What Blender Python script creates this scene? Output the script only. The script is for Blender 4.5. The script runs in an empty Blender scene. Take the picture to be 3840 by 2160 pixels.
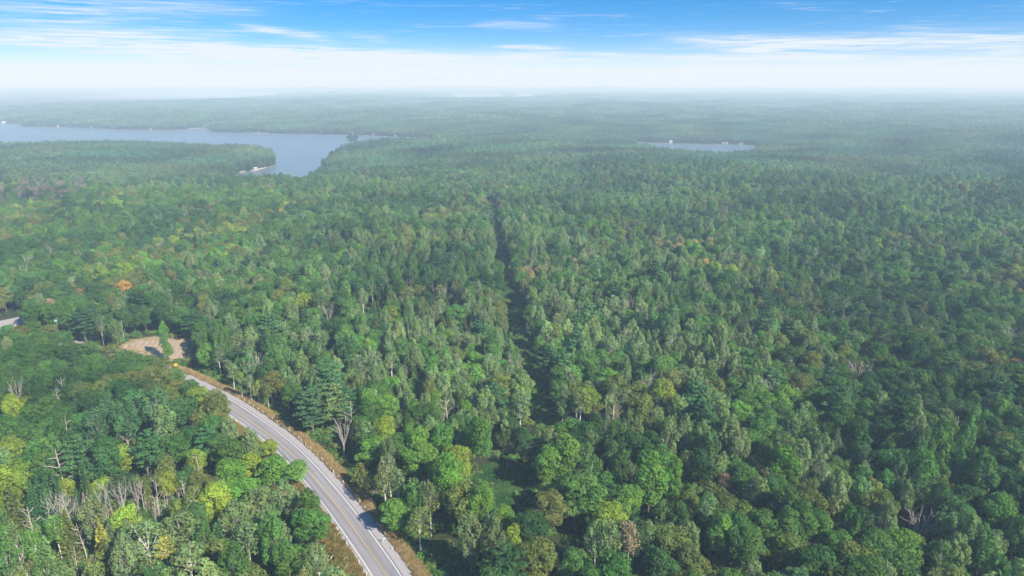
import bpy, math, random
import numpy as np

random.seed(7)
RNG = np.random.default_rng(7)
S = bpy.context.scene
C = S.collection

# ------------------------------------------------------------------ camera
CAM_Z = 130.0
FOC = 2594.0                        # focal length in pixels of a 3840 px wide frame
HORIZON = 311.0
PITCH = math.atan((1080 - HORIZON) / FOC)
cam_d = bpy.data.cameras.new('camera')
cam = bpy.data.objects.new('camera', cam_d)
C.objects.link(cam)
cam_d.sensor_width = 36
cam_d.lens = 36 * FOC / 3840
cam_d.clip_start = 1
cam_d.clip_end = 200000
cam.location = (0, 0, CAM_Z)
cam.rotation_euler = (math.pi / 2 - PITCH, 0, 0)
S.camera = cam

# ------------------------------------------------------------------ light
SUN_EL, SUN_DIR = math.radians(38), (0.76, -0.65)
sun_d = bpy.data.lights.new('sun', 'SUN')
sun = bpy.data.objects.new('sun', sun_d)
C.objects.link(sun)
sun_d.energy = 5.0
sun_d.angle = math.radians(1.2)
sun_d.color = (1.0, 0.93, 0.79)
sun_az = math.atan2(SUN_DIR[0], SUN_DIR[1])          # clockwise from +Y
sun.rotation_euler = (math.pi / 2 - SUN_EL, 0, -sun_az + math.pi)
sun.location = (0, 0, 500)

S.view_settings.view_transform = 'Standard'
S.view_settings.look = 'None'
S.view_settings.exposure = 0.85
S.view_settings.gamma = 1.0
S.view_settings.use_curve_mapping = False
S.cycles.max_bounces = 7
S.cycles.diffuse_bounces = 4
S.cycles.glossy_bounces = 2
S.cycles.transmission_bounces = 2
S.cycles.volume_bounces = 2
S.cycles.transparent_max_bounces = 4
S.cycles.caustics_reflective = False
S.cycles.caustics_refractive = False
S.cycles.sample_clamp_indirect = 4.0

world = bpy.data.worlds.new('World')
S.world = world
world.use_nodes = True
WN, WL = world.node_tree.nodes, world.node_tree.links
WN.clear()


def wm(op, a, b=None, c=None, clamp=False):
    n = WN.new('ShaderNodeMath')
    n.operation = op
    n.use_clamp = clamp
    for i, v in enumerate((a, b, c)):
        if v is None:
            continue
        if isinstance(v, (int, float)):
            n.inputs[i].default_value = v
        else:
            WL.new(v, n.inputs[i])
    return n.outputs[0]


tc = WN.new('ShaderNodeTexCoord')
sep = WN.new('ShaderNodeSeparateXYZ')
WL.new(tc.outputs['Generated'], sep.inputs[0])
dx, dy, dz = sep.outputs
zc = wm('MAXIMUM', dz, 0.0005)
# the high sky starts low in this picture: read the Sky Texture further up than the true elevation
zup = wm('MULTIPLY', wm('POWER', zc, 0.55), 1.0)
comb = WN.new('ShaderNodeCombineXYZ')
WL.new(dx, comb.inputs[0]); WL.new(dy, comb.inputs[1]); WL.new(zup, comb.inputs[2])
nrm = WN.new('ShaderNodeVectorMath'); nrm.operation = 'NORMALIZE'
WL.new(comb.outputs[0], nrm.inputs[0])
sky = WN.new('ShaderNodeTexSky')
sky.sky_type = 'NISHITA'
sky.sun_disc = False
sky.sun_elevation = SUN_EL
sky.sun_rotation = sun_az
sky.altitude = 0
sky.air_density = 1.0
sky.dust_density = 0.2
sky.ozone_density = 2.0
WL.new(nrm.outputs[0], sky.inputs[0])
hsv = WN.new('ShaderNodeHueSaturation')
hsv.inputs['Saturation'].default_value = 1.56
hsv.inputs['Value'].default_value = 1.5
WL.new(sky.outputs[0], hsv.inputs['Color'])

az = wm('ARCTAN2', dx, dy)
el = wm('ARCSINE', dz)
cc = WN.new('ShaderNodeCombineXYZ')
WL.new(wm('MULTIPLY', az, 5.0), cc.inputs[0]); WL.new(wm('MULTIPLY', el, 95.0), cc.inputs[1])
wisp = WN.new('ShaderNodeTexNoise')
wisp.inputs['Scale'].default_value = 1.0
wisp.inputs['Detail'].default_value = 7
wisp.inputs['Roughness'].default_value = 0.55
wisp.inputs['Distortion'].default_value = 0.6
WL.new(cc.outputs[0], wisp.inputs['Vector'])
cc2 = WN.new('ShaderNodeCombineXYZ')
WL.new(wm('ADD', wm('MULTIPLY', az, 16.0), wm('MULTIPLY', el, 60.0)), cc2.inputs[0])
WL.new(wm('MULTIPLY', el, 420.0), cc2.inputs[1])
fine = WN.new('ShaderNodeTexNoise')
fine.inputs['Scale'].default_value = 1.0
fine.inputs['Detail'].default_value = 6
fine.inputs['Roughness'].default_value = 0.6
WL.new(cc2.outputs[0], fine.inputs['Vector'])


def px_dir(u, v):
    """azimuth and elevation (radians) of pixel u, v of the 2576 px wide picture"""
    cx, cy = (u - 1288) / 1740.0, (724.5 - v) / 1740.0
    y = math.cos(PITCH) + cy * math.sin(PITCH)
    z = -math.sin(PITCH) + cy * math.cos(PITCH)
    return math.atan2(cx, y), math.atan2(z, math.hypot(cx, y))


def streak(u0, v0, u1, v1, half, amp):
    """one long cirrus streak between two directions, thicker at its right end"""
    a0, e0 = px_dir(u0, v0)
    a1, e1 = px_dir(u1, v1)
    am, em, ha = (a0 + a1) / 2, (e0 + e1) / 2, abs(a1 - a0) / 2
    slope = (e1 - e0) / (a1 - a0)
    hh = half / 1740.0
    da = wm('MULTIPLY', wm('SUBTRACT', az, am), 1 / ha)
    mid = wm('MULTIPLY_ADD', wm('SUBTRACT', az, am), slope, em)
    de = wm('MULTIPLY', wm('SUBTRACT', el, mid), 1 / hh)
    q = wm('ADD', wm('POWER', wm('ABSOLUTE', da), 4.0), wm('POWER', wm('ABSOLUTE', de), 2.0))
    return wm('MULTIPLY', wm('EXPONENT', wm('MULTIPLY', q, -1.0)), amp)


STREAKS = [(-300, 92, 560, 90, 13, .75), (20, 108, 900, 128, 13, 1.0), (300, 135, 1300, 150, 14, .7), (590, 62, 825, 98, 9, .7),
           (1690, 100, 2250, 112, 15, 1.0), (1830, 122, 2150, 134, 10, .8), (2150, 108, 2800, 118, 14, .75), (2250, 84, 2900, 96, 14, .45),
           (1255, 118, 1420, 122, 5, .7), (1270, 134, 1620, 137, 5, .55), (1200, 62, 1400, 66, 8, .45), (-200, 22, 640, 22, 16, .5),
           (-100, 48, 350, 55, 10, .35), (860, 85, 980, 100, 9, .25), (-300, 70, 300, 76, 6, .3), (100, 78, 540, 84, 7, .5), (600, 126, 1100, 140, 6, .4), (-100, 8, 560, 10, 8, .4), (900, 138, 2700, 146, 8, .35)]
tot = None
for s in STREAKS:
    g = streak(*s)
    tot = g if tot is None else wm('ADD', tot, g)
tex = wm('ADD', wm('MULTIPLY', wisp.outputs[0], 0.9), wm('MULTIPLY', fine.outputs[0], 1.1))
tex0 = tex
tex = wm('MULTIPLY', wm('SUBTRACT', tex, 0.78), 2.6, clamp=True)
cl = wm('MULTIPLY', tot, tex)
veil = wm('MULTIPLY', wm('SUBTRACT', tex0, 1.08), 1.3, clamp=True)
cl = wm('ADD', cl, veil)
# milky air near the horizon, all the way round
low = wm('EXPONENT', wm('MULTIPLY', wm('POWER', wm('MULTIPLY', wm('MAXIMUM', el, 0.0), 1 / 0.031), 1.9), -1.0))
low2 = wm('MULTIPLY', wm('EXPONENT', wm('MULTIPLY', wm('MAXIMUM', el, 0.0), -1 / 0.06)), 0.35)
cl = wm('ADD', cl, wm('MULTIPLY', low, 1.0))
cl = wm('MINIMUM', wm('ADD', cl, low2), 0.97)
mix = WN.new('ShaderNodeMix'); mix.data_type = 'RGBA'
WL.new(cl, mix.inputs[0])
SKY_STRENGTH = 0.07
WHITE = 0.53 / SKY_STRENGTH
WL.new(hsv.outputs[0], mix.inputs[6])
mix.inputs[7].default_value = (0.90 * WHITE, 0.97 * WHITE, 1.02 * WHITE, 1)
bg = WN.new('ShaderNodeBackground')
bg.inputs['Strength'].default_value = SKY_STRENGTH
WL.new(mix.outputs[2], bg.inputs['Color'])
wo = WN.new('ShaderNodeOutputWorld')
WL.new(bg.outputs[0], wo.inputs['Surface'])
world.cycles.sampling_method = 'MANUAL'
world.cycles.sample_map_resolution = 512

# ------------------------------------------------------------------ helpers
WATER_Z = -18.0


def P(u, v, z=0.0):
    """ground position seen at pixel u, v of the 3840 px wide photograph, on the level z"""
    u = np.asarray(u, float); v = np.asarray(v, float)
    cx, cy = (u - 1920) / FOC, (1080 - v) / FOC
    y = math.cos(PITCH) + cy * math.sin(PITCH)
    dn = math.sin(PITCH) - cy * math.cos(PITCH)
    t = (CAM_Z - z) / dn
    return cx * t, y * t


def Q(u, v, z=0.0):
    """the same for the 2576 px wide copy"""
    return P(u * 1.49068, v * 1.49068, z)


def project(x, y, z):
    """position in the 3840 px wide photograph"""
    d = y * math.cos(PITCH) + (CAM_Z - z) * math.sin(PITCH)
    up = y * math.sin(PITCH) - (CAM_Z - z) * math.cos(PITCH)
    return 1920 + FOC * x / d, 1080 - FOC * up / d


def poly(pts):
    return np.array([Q(*p) for p in pts], float)


def inside(px, py, pg):
    r = np.zeros(px.shape, bool)
    n = len(pg)
    for i in range(n):
        x0, y0 = pg[i]; x1, y1 = pg[(i + 1) % n]
        if y0 == y1:
            continue
        c = ((y0 > py) != (y1 > py)) & (px < (x1 - x0) * (py - y0) / (y1 - y0) + x0)
        r ^= c
    return r


def seg_dist(px, py, pts, closed=False):
    d = np.full(px.shape, 1e18)
    n = len(pts)
    for i in range(n if closed else n - 1):
        ax, ay = pts[i]; bx, by = pts[(i + 1) % n]
        vx, vy = bx - ax, by - ay
        t = np.clip(((px - ax) * vx + (py - ay) * vy) / max(vx * vx + vy * vy, 1e-9), 0, 1)
        d = np.minimum(d, (px - ax - t * vx) ** 2 + (py - ay - t * vy) ** 2)
    return np.sqrt(d)


def signed(px, py, pts):
    """distance to an open line, negative on its left when walking along it"""
    best = np.full(px.shape, 1e18); sg = np.ones(px.shape)
    for i in range(len(pts) - 1):
        ax, ay = pts[i]; bx, by = pts[i + 1]
        vx, vy = bx - ax, by - ay
        t = np.clip(((px - ax) * vx + (py - ay) * vy) / max(vx * vx + vy * vy, 1e-9), 0, 1)
        d = (px - ax - t * vx) ** 2 + (py - ay - t * vy) ** 2
        cr = vx * (py - ay) - vy * (px - ax)
        m = d < best
        best = np.where(m, d, best); sg = np.where(m, np.where(cr > 0, -1, 1), sg)
    return np.sqrt(best) * sg


_w = np.random.default_rng(3).uniform(0, 1, (64, 4))


def wave(x, y, size, seed=0):
    """smooth noise about -1..1 with features of the given size in metres"""
    s = 0
    for k in range(7):
        a, b, c, d = _w[(seed * 7 + k) % 64]
        an = 6.283 * a + k
        f = 6.283 / size * (0.55 + 1.1 * b)
        s = s + np.sin(f * (x * math.cos(an) + y * math.sin(an)) + 6.283 * c + 1.3 * np.sin(f * .6 * (x * math.sin(an) - y * math.cos(an)) + 6.283 * d))
    return s / 3.2


# ------------------------------------------------------------------ the plan of the place
right_line = [(638, 1391.5), (669, 1404), (710.6, 1423.6), (752, 1444), (793, 1464), (835, 1483.6), (876, 1502), (960, 1563.5), (1035.6, 1611), (1111, 1674),
              (1161.5, 1722), (1212, 1777.6), (1262, 1833), (1313, 1896), (1363, 1959), (1413, 2032), (1464, 2097), (1509, 2160)]
R0 = [tuple(map(float, P(*p))) for p in right_line]
far_bits = [tuple(map(float, P(u, v))) for u, v in ((-420, 1310), (-150, 1266), (30, 1250), (130, 1256), (250, 1280), (380, 1318), (500, 1352), (595, 1379))]
R0 = far_bits + R0
ex, ey = R0[-1]
R0 += [(ex + 5.0, ey - 9.5), (ex + 9.6, ey - 19.4), (ex + 13.8, ey - 29.5), (ex + 21, ey - 50), (ex + 33, ey - 95), (ex + 42, ey - 150), (ex + 50, ey - 260)]


def smooth(pts, step=2.0, win=9):
    pts = np.array(pts, float)
    d = np.r_[0, np.cumsum(np.hypot(*np.diff(pts, axis=0).T))]
    t = np.arange(0, d[-1], step)
    q = np.c_[np.interp(t, d, pts[:, 0]), np.interp(t, d, pts[:, 1])]
    for _ in range(3):
        pad = np.vstack([q[:1].repeat(win // 2, 0) + (np.arange(-(win // 2), 0)[:, None]) * (q[1] - q[0]), q, q[-1:].repeat(win // 2, 0) + (np.arange(1, win // 2 + 1)[:, None]) * (q[-1] - q[-2])])
        q = np.array([pad[i:i + win].mean(0) for i in range(len(q))])
    return q


RLINE = smooth(R0)


def offset(line, d):
    """parallel line; positive d is to the right of the walking direction (away from the wooded inside of the bend is negative)"""
    t = np.gradient(line, axis=0)
    t /= np.hypot(t[:, 0], t[:, 1])[:, None]
    return line + np.c_[t[:, 1], -t[:, 0]] * d


# walking down the line towards the camera, the roadway lies on the right hand
CENTRE = offset(RLINE, 3.4)
sub = CENTRE[::4]

lake_pts = []
for u, v in [(-500, 296), (0, 310), (50, 311), (56, 319), (165, 320), (330, 326), (435, 327), (528, 321), (533, 331), (600, 334), (700, 336), (825, 338), (940, 341),
             (1010, 345), (1090, 347)]:
    lake_pts.append(Q(u, v, WATER_Z))
TOPZ = WATER_Z + 17
for u, v in [(1090, 348), (1010, 348),
             (960, 348), (920, 353), (880, 357), (865, 363), (850, 371), (824, 386)]:
    lake_pts.append(Q(u, v, TOPZ))
lake_pts += [Q(822, 419, WATER_Z), Q(812, 424, WATER_Z), Q(792, 434, TOPZ), Q(776, 446, TOPZ), Q(740, 443, TOPZ), Q(700, 439, TOPZ), Q(640, 437, TOPZ), Q(560, 440, TOPZ),
              Q(600, 434, WATER_Z), Q(640, 429, WATER_Z), Q(690, 417, WATER_Z), Q(694, 405, WATER_Z), Q(690, 385, TOPZ)]
for u, v in [(684, 374), (650, 366), (620, 363), (590, 361), (550, 365), (500, 361), (420, 357), (280, 354), (200, 355), (100, 359), (0, 360), (-500, 364)]:
    lake_pts.append(Q(u, v, TOPZ))
LAKE = np.array(lake_pts, float)
def far_lake(back, front):
    """far shore at the water, near shore hidden up to its tree tops"""
    return np.array([Q(u, v, WATER_Z) for u, v in back] + [Q(u, v, TOPZ + 1) for u, v in front[::-1]], float)


RIGHT_LAKE = np.array([Q(u, v, WATER_Z) for u, v in [(1600, 357), (1650, 359), (1750, 362), (1850, 364), (1905, 366)]]
                      + [Q(u, v, TOPZ) for u, v in [(1900, 371), (1880, 378), (1800, 382), (1760, 380), (1700, 375), (1665, 369), (1640, 364), (1602, 359)]], float)
FAR_LAKES = [RIGHT_LAKE,
             far_lake([(105, 254), (170, 247), (250, 243), (330, 236), (480, 233), (700, 234)], [(105, 261), (220, 257), (300, 257), (420, 252), (560, 249), (700, 240)]),
             far_lake([(-200, 248), (38, 249)], [(-200, 272), (0, 270), (38, 266)]),
             far_lake([(1140, 237), (1270, 237)], [(1140, 248), (1270, 247)]),
             far_lake([(1290, 237), (1345, 237)], [(1290, 246), (1345, 246)])]
ISLAND = Q(888, 354, WATER_Z)

DIRT = poly([(292, 866), (325, 847), (385, 839), (490, 842), (488, 872), (484, 893), (430, 907), (392, 908), (352, 888)])
DIRT2 = poly([(200, 846), (205, 833), (240, 831), (238, 845)])
GRAVEL_LOT = poly([(-90, 814), (0, 804), (68, 790), (73, 797), (46, 817), (25, 823), (-90, 832)])
MEADOW = poly([(1190, 1180), (1255, 1148), (1345, 1165), (1352, 1235), (1315, 1262), (1335, 1310), (1285, 1335), (1240, 1290), (1215, 1240)])
HOLE = poly([(1350, 1400), (1420, 1385), (1450, 1440), (1370, 1460)])
STRIP = poly([(880, 569), (1055, 563), (1060, 583), (880, 590)])
CUT = np.array([Q(u, v, 6) for u, v in [(1385, 1125), (1372, 1040), (1352, 930), (1330, 880), (1308, 835), (1292, 735), (1268, 655), (1248, 570), (1238, 500), (1235, 480)]], float)
DEADWOOD = poly([(-60, 520), (-60, 478), (60, 470), (210, 478), (235, 500), (150, 522)])
DEAD_NEAR = poly([(150, 1290), (220, 1230), (330, 1215), (560, 1215), (600, 1280), (420, 1330), (250, 1380), (120, 1400)])
TAN1 = np.array([Q(u, v, 12) for u, v in [(1285, 672), (1330, 650), (1470, 655), (1480, 680), (1300, 690)]])
TAN2 = np.array([Q(u, v, 12) for u, v in [(1640, 620), (1700, 598), (1790, 610), (1780, 640), (1660, 640)]])
YELLOW_BAND = np.array([Q(u, v, 12) for u, v in [(-80, 800), (-80, 520), (300, 470), (720, 470), (740, 560), (560, 640), (260, 700), (180, 800)]])
LIME_LEFT = np.array([Q(u, v, 12) for u, v in [(-60, 1300), (-60, 980), (60, 960), (110, 1080), (90, 1300)]])
OAK_GROVE = np.array([Q(u, v, 12) for u, v in [(-80, 1050), (-80, 830), (200, 820), (330, 880), (470, 960), (560, 1060), (620, 1120), (450, 1130), (200, 1000)]])
PALE_LOW = np.array([Q(u, v, 12) for u, v in [(-60, 1300), (230, 1270), (560, 1240), (760, 1290), (840, 1460), (840, 1560), (-60, 1560)]])
PALE_RIGHT = np.array([Q(u, v, 12) for u, v in [(2150, 1560), (2200, 1250), (2330, 1080), (2640, 980), (2640, 1560)]])
DARK_RIGHT = np.array([Q(u, v, 12) for u, v in [(2050, 980), (2250, 700), (2640, 640), (2640, 960), (2350, 1050), (2100, 1100)]])
CEDARS = np.array([Q(u, v, 12) for u, v in [(820, 900), (800, 780), (950, 700), (1150, 700), (1200, 800), (1050, 900), (900, 930)]])
CENTRE_STAND = np.array([Q(u, v, 12) for u, v in [(900, 1300), (560, 900), (900, 640), (1250, 560), (1900, 650), (1950, 900), (1600, 1100), (1300, 1200)]])
CONIFER_PATCH = np.array([Q(u, v, 8) for u, v in [(-60, 1290), (-40, 1190), (230, 1170), (260, 1290), (120, 1340)]])


def lake_sd(x, y):
    """signed distance to the lakes, positive inside the water"""
    best = None
    for pg in [LAKE] + FAR_LAKES:
        d = seg_dist(x, y, pg, True)
        s = np.where(inside(x, y, pg), d, -d)
        best = s if best is None else np.maximum(best, s)
    isl = np.hypot(x - ISLAND[0], (y - ISLAND[1]))
    return np.where(isl < 60, np.minimum(best, isl - 17), best)


def ss(a, b, x):
    t = np.clip((x - a) / (b - a), 0, 1)
    return t * t * (3 - 2 * t)


def ground_z(x, y, sd=None):
    x = np.asarray(x, float); y = np.asarray(y, float)
    r = np.hypot(x, y)
    if sd is None:
        sd = lake_sd(x, y)
    base = -3.0 + 3.2 * wave(x, y, 300, 1) + 1.2 * wave(x, y, 90, 2)
    base = base + ss(350, 900, r) * 7.0 * wave(x, y, 620, 3)
    base = base + ss(2300, 5000, r) * (8 * wave(x, y, 2600, 4) + 10 * wave(x, y, 1100, 5)) * (1 - .75 * ss(5600, 7000, r))
    base = base + ss(10500, 15000, r) * (22 + 24 * wave(x, y, 4200, 6))
    rd = signed(x, y, sub)
    ad = np.abs(rd)
    # verge, ditch, then the natural ground; the outside of the bend (negative side) has a deeper bank
    flat = -0.06 * ss(3.5, 7.0, ad) - np.where(rd < 0, 3.0, 1.6) * ss(6.6, 15.0, ad)
    near = ss(10, 45, ad)
    z = flat * (1 - near) + base * near
    z = np.where(inside(x, y, DIRT) | (seg_dist(x, y, DIRT, True) < 10), z * 0.3 - 0.7, z)
    z = z + (-.75 - z) * (1 - ss(0, 14, np.where(inside(x, y, GRAVEL_LOT), 0, seg_dist(x, y, GRAVEL_LOT, True))))
    land = np.minimum(z, WATER_Z + 0.7 + np.maximum(-sd, 0) * 0.05 + 1.5 * ss(0, 40, -sd))
    land = np.where(-sd < 420, land, z)
    return np.where(sd > 0, WATER_Z - np.minimum(sd * 0.25, 4) - 0.3, land)


# ------------------------------------------------------------------ materials
def new_mat(name):
    m = bpy.data.materials.new(name)
    m.use_nodes = True
    m.node_tree.nodes.clear()
    return m, m.node_tree.nodes, m.node_tree.links


def simple(name, col, rough=0.8, noise=0.0, scale=1.0, metallic=0.0):
    m, n, l = new_mat(name)
    o = n.new('ShaderNodeOutputMaterial'); b = n.new('ShaderNodeBsdfPrincipled')
    b.inputs['Roughness'].default_value = rough
    b.inputs['Metallic'].default_value = metallic
    b.inputs['Base Color'].default_value = (*col, 1)
    if noise:
        t = n.new('ShaderNodeTexCoord'); q = n.new('ShaderNodeTexNoise'); q.inputs['Scale'].default_value = scale
        q.inputs['Detail'].default_value = 5
        l.new(t.outputs['Object'], q.inputs['Vector'])
        r = n.new('ShaderNodeMix'); r.data_type = 'RGBA'
        r.inputs[6].default_value = (*[c * (1 - noise) for c in col], 1)
        r.inputs[7].default_value = (*[min(1, c * (1 + noise)) for c in col], 1)
        l.new(q.outputs[0], r.inputs[0]); l.new(r.outputs[2], b.inputs['Base Color'])
    l.new(b.outputs[0], o.inputs[0])
    return m


def tinted(name, translucent=0.0):
    """leaf or bark colour = the individual's own colour times a small per-leaf variation"""
    m, n, l = new_mat(name)
    o = n.new('ShaderNodeOutputMaterial')
    a = n.new('ShaderNodeAttribute'); a.attribute_type = 'INSTANCER'; a.attribute_name = 'color'
    t = n.new('ShaderNodeAttribute'); t.attribute_type = 'GEOMETRY'; t.attribute_name = 'tint'
    mx = n.new('ShaderNodeVectorMath'); mx.operation = 'MULTIPLY'
    l.new(a.outputs['Color'], mx.inputs[0]); l.new(t.outputs['Color'], mx.inputs[1])
    d = n.new('ShaderNodeBsdfDiffuse')
    l.new(mx.outputs[0], d.inputs['Color'])
    if translucent:
        tr = n.new('ShaderNodeBsdfTranslucent')
        sc = n.new('ShaderNodeVectorMath'); sc.operation = 'SCALE'; sc.inputs['Scale'].default_value = translucent
        l.new(mx.outputs[0], sc.inputs[0])
        l.new(sc.outputs[0], tr.inputs['Color'])
        ms = n.new('ShaderNodeAddShader')
        l.new(d.outputs[0], ms.inputs[0]); l.new(tr.outputs[0], ms.inputs[1])
        l.new(ms.outputs[0], o.inputs[0])
    else:
        l.new(d.outputs[0], o.inputs[0])
    return m


M_LEAF = tinted('leaf', 0.38)
M_WOOD = simple('dead_wood', (0.42, 0.37, 0.33), 0.9, 0.35, 0.8)
M_BARK = {'brown': simple('brown_bark', (0.16, 0.13, 0.10), 0.9, 0.3, 1.5), 'white': simple('pale_bark', (0.55, 0.52, 0.46), 0.8, 0.35, 1.5), 'grey': simple('grey_bark', (0.30, 0.27, 0.23), 0.9, 0.3, 1.5)}

# ------------------------------------------------------------------ mesh soup
class Soup:
    def __init__(self):
        self.v = []; self.c = []; self.m = []          # triangles: (n,3,3), colours (n,3), material index (n,)

    def tris(self, v, col=(1, 1, 1), mat=0):
        v = np.asarray(v, np.float32).reshape(-1, 3, 3)
        if not len(v):
            return
        col = np.broadcast_to(np.asarray(col, np.float32), (len(v), 3))
        self.v.append(v); self.c.append(col); self.m.append(np.full(len(v), mat, np.int32))

    def tube(self, pts, rad, sides=5, mat=0, col=(1, 1, 1), cap=False):
        pts = np.asarray(pts, float)
        rings = []
        for i, p in enumerate(pts):
            t = pts[min(i + 1, len(pts) - 1)] - pts[max(i - 1, 0)]
            t = t / (np.linalg.norm(t) + 1e-9)
            a = np.cross(t, (0.13, 0.97, 0.2) if abs(t[2]) > .5 else (0, 0, 1)); a /= np.linalg.norm(a)
            b = np.cross(t, a)
            th = np.arange(sides) * 2 * math.pi / sides
            rings.append(p + rad[i] * (np.cos(th)[:, None] * a + np.sin(th)[:, None] * b))
        out = []
        for r0, r1 in zip(rings[:-1], rings[1:]):
            for k in range(sides):
                j = (k + 1) % sides
                out += [(r0[k], r0[j], r1[j]), (r0[k], r1[j], r1[k])]
        if cap:
            for k in range(1, sides - 1):
                out.append((rings[-1][0], rings[-1][k], rings[-1][k + 1]))
        self.tris(np.array(out), col, mat)

    def box(self, c, s, mat=0, col=(1, 1, 1), rz=0.0):
        c = np.array(c, float); h = np.array(s, float) / 2
        k = np.array([(x, y, z) for z in (-1, 1) for y in (-1, 1) for x in (-1, 1)], float) * h
        ca, sa = math.cos(rz), math.sin(rz)
        k[:, :2] = np.c_[k[:, 0] * ca - k[:, 1] * sa, k[:, 0] * sa + k[:, 1] * ca]
        k += c
        f = [(0, 2, 3, 1), (4, 5, 7, 6), (0, 1, 5, 4), (2, 6, 7, 3), (0, 4, 6, 2), (1, 3, 7, 5)]
        self.tris(np.array([t for a, b, c2, d in f for t in ((k[a], k[b], k[c2]), (k[a], k[c2], k[d]))]), col, mat)

    def add(self, other, off=(0, 0, 0), rz=0.0, sc=1.0, col=(1, 1, 1)):
        ca, sa = math.cos(rz) * sc, math.sin(rz) * sc
        for v, c, m in zip(other.v, other.c, other.m):
            w = np.stack([v[..., 0] * ca - v[..., 1] * sa, v[..., 0] * sa + v[..., 1] * ca, v[..., 2] * sc], -1) + np.array(off, np.float32)
            self.v.append(w.astype(np.float32)); self.c.append(c * np.array(col, np.float32)); self.m.append(m)

    def mesh(self, name, mats):
        v = np.concatenate(self.v); c = np.concatenate(self.c); mi = np.concatenate(self.m)
        n = len(v)
        me = bpy.data.meshes.new(name)
        me.vertices.add(n * 3); me.loops.add(n * 3); me.polygons.add(n)
        me.vertices.foreach_set('co', v.reshape(-1))
        me.loops.foreach_set('vertex_index', np.arange(n * 3, dtype=np.int32))
        me.polygons.foreach_set('loop_start', np.arange(0, n * 3, 3, dtype=np.int32))
        me.polygons.foreach_set('material_index', mi)
        for mt in mats:
            me.materials.append(mt)
        at = me.attributes.new('tint', 'FLOAT_COLOR', 'POINT')
        cc_ = np.ones((n, 3, 4), np.float32); cc_[..., :3] = c[:, None, :]
        at.data.foreach_set('color', cc_.reshape(-1))
        me.update(calc_edges=True)
        return me


def link(name, data, parent=None, **props):
    o = bpy.data.objects.new(name, data)
    C.objects.link(o)
    if parent is not None:
        o.parent = parent
    for k, v in props.items():
        if v is not None:
            o[k] = v
    return o


def leaves(sp, cen, rad, n, size, up=0.25, shell=0.78, rough=0.75, low=-0.55, var=0.10, mat=0, col=(1, 1, 1)):
    """n leaf sprays on and just under the surface of an ellipsoid"""
    rad = np.asarray(rad, float)
    d = RNG.normal(size=(n * 2, 3)); d /= np.linalg.norm(d, axis=1)[:, None]
    d = d[d[:, 2] > low][:n]; n = len(d)
    rr = shell + (1.05 - shell) * RNG.random(n) ** 0.6
    p = cen + d * rad * rr[:, None]
    nn = d / rad; nn /= np.linalg.norm(nn, axis=1)[:, None]
    nn = nn + RNG.normal(size=(n, 3)) * rough * 0.6 + np.array((0, 0, up)); nn /= np.linalg.norm(nn, axis=1)[:, None]
    a = np.cross(nn, RNG.normal(size=(n, 3))); a /= np.linalg.norm(a, axis=1)[:, None]
    b = np.cross(nn, a)
    s = size * RNG.uniform(0.6, 1.35, n)[:, None]
    k = RNG.uniform(-.4, .4, (n, 1))
    t = np.stack([p - a * s * .55 - b * s * .35, p + a * s * .55 - b * s * .35 * (1 + k), p + b * s * .75 + a * k * s], 1)
    c = np.array(col) * (1 + RNG.normal(size=(n, 1)) * var).clip(.5, 1.6) * (1 + RNG.normal(size=(n, 3)) * np.array((.08, .03, .08)))
    sp.tris(t, c.clip(0, 3), mat)


def rnd(a, b):
    return float(RNG.uniform(a, b))


# Each builder returns (trunk soup, crown soup) for a tree of unit proportions in metres.
def broadleaf(h=17.0, r=4.5, base=0.32, nl=22, dens=1.0, lob=0.36, kind='round', leaf=0.43, bark=0, show=0.0):
    tr, cr = Soup(), Soup()
    lean = np.array((rnd(-.6, .6), rnd(-.6, .6), 0))
    z0 = h * base
    tr.tube([(0, 0, -1.0), (0, 0, h * .1), lean * .5 + (0, 0, h * .45), lean + (0, 0, h * .8)], [.3, .24, .17, .07], 6)
    ch = h - z0
    cz = z0 + ch * (.5 if kind != 'vase' else .6)
    for k in range(nl):
        f = (k + .5) / nl
        zz = 1 - 2 * f * (.86 if kind == 'round' else .95)         # from the top down
        th = k * 2.39996 + rnd(-.4, .4)
        if kind == 'round':
            hr = math.sqrt(max(0, 1 - zz * zz)) ** .8
        elif kind == 'oval':
            hr = math.sqrt(max(0, 1 - zz * zz)) * (.8 if zz > 0 else 1)
        else:                                                      # plume: many upright tongues
            hr = math.sqrt(max(0, 1 - zz * zz)) * .95
        q = rnd(.5, .92)
        c = lean + np.array((math.cos(th) * hr * r * q, math.sin(th) * hr * r * q, cz + zz * ch * .5 * .82 + rnd(-.05, .05) * h * .5))
        lr = r * lob * rnd(.62, 1.45)
        if kind == 'plume':
            rad = (lr * .72, lr * .72, lr * 1.55)
        elif kind == 'oval':
            rad = (lr, lr, lr * 1.05)
        else:
            rad = (lr * 1.08, lr * 1.08, lr * .8)
        cnt = int(dens * 34 * (lr ** 2) / (leaf ** 2) * .38)
        shade = rnd(.8, 1.2)
        leaves(cr, c, rad, max(cnt, 12), leaf, low=-.5, col=(shade * rnd(.92, 1.12), shade, shade * rnd(.85, 1.1)))
        if k % 2 == 0 or show:
            st = lean * .4 + np.array((0, 0, z0 + (c[2] - z0) * .25))
            mid = (st + c) / 2 + np.array((0, 0, .05 * h)) * (1 if kind != 'plume' else -.3)
            tr.tube([st, mid, c + (c - st) * (.12 + .25 * show)], [.12, .08, .03], 4)
    # inner fill so the crown is not a hollow shell
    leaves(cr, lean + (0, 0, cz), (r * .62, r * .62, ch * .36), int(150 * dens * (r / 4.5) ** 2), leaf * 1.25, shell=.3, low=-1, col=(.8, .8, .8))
    return tr, cr


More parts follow.
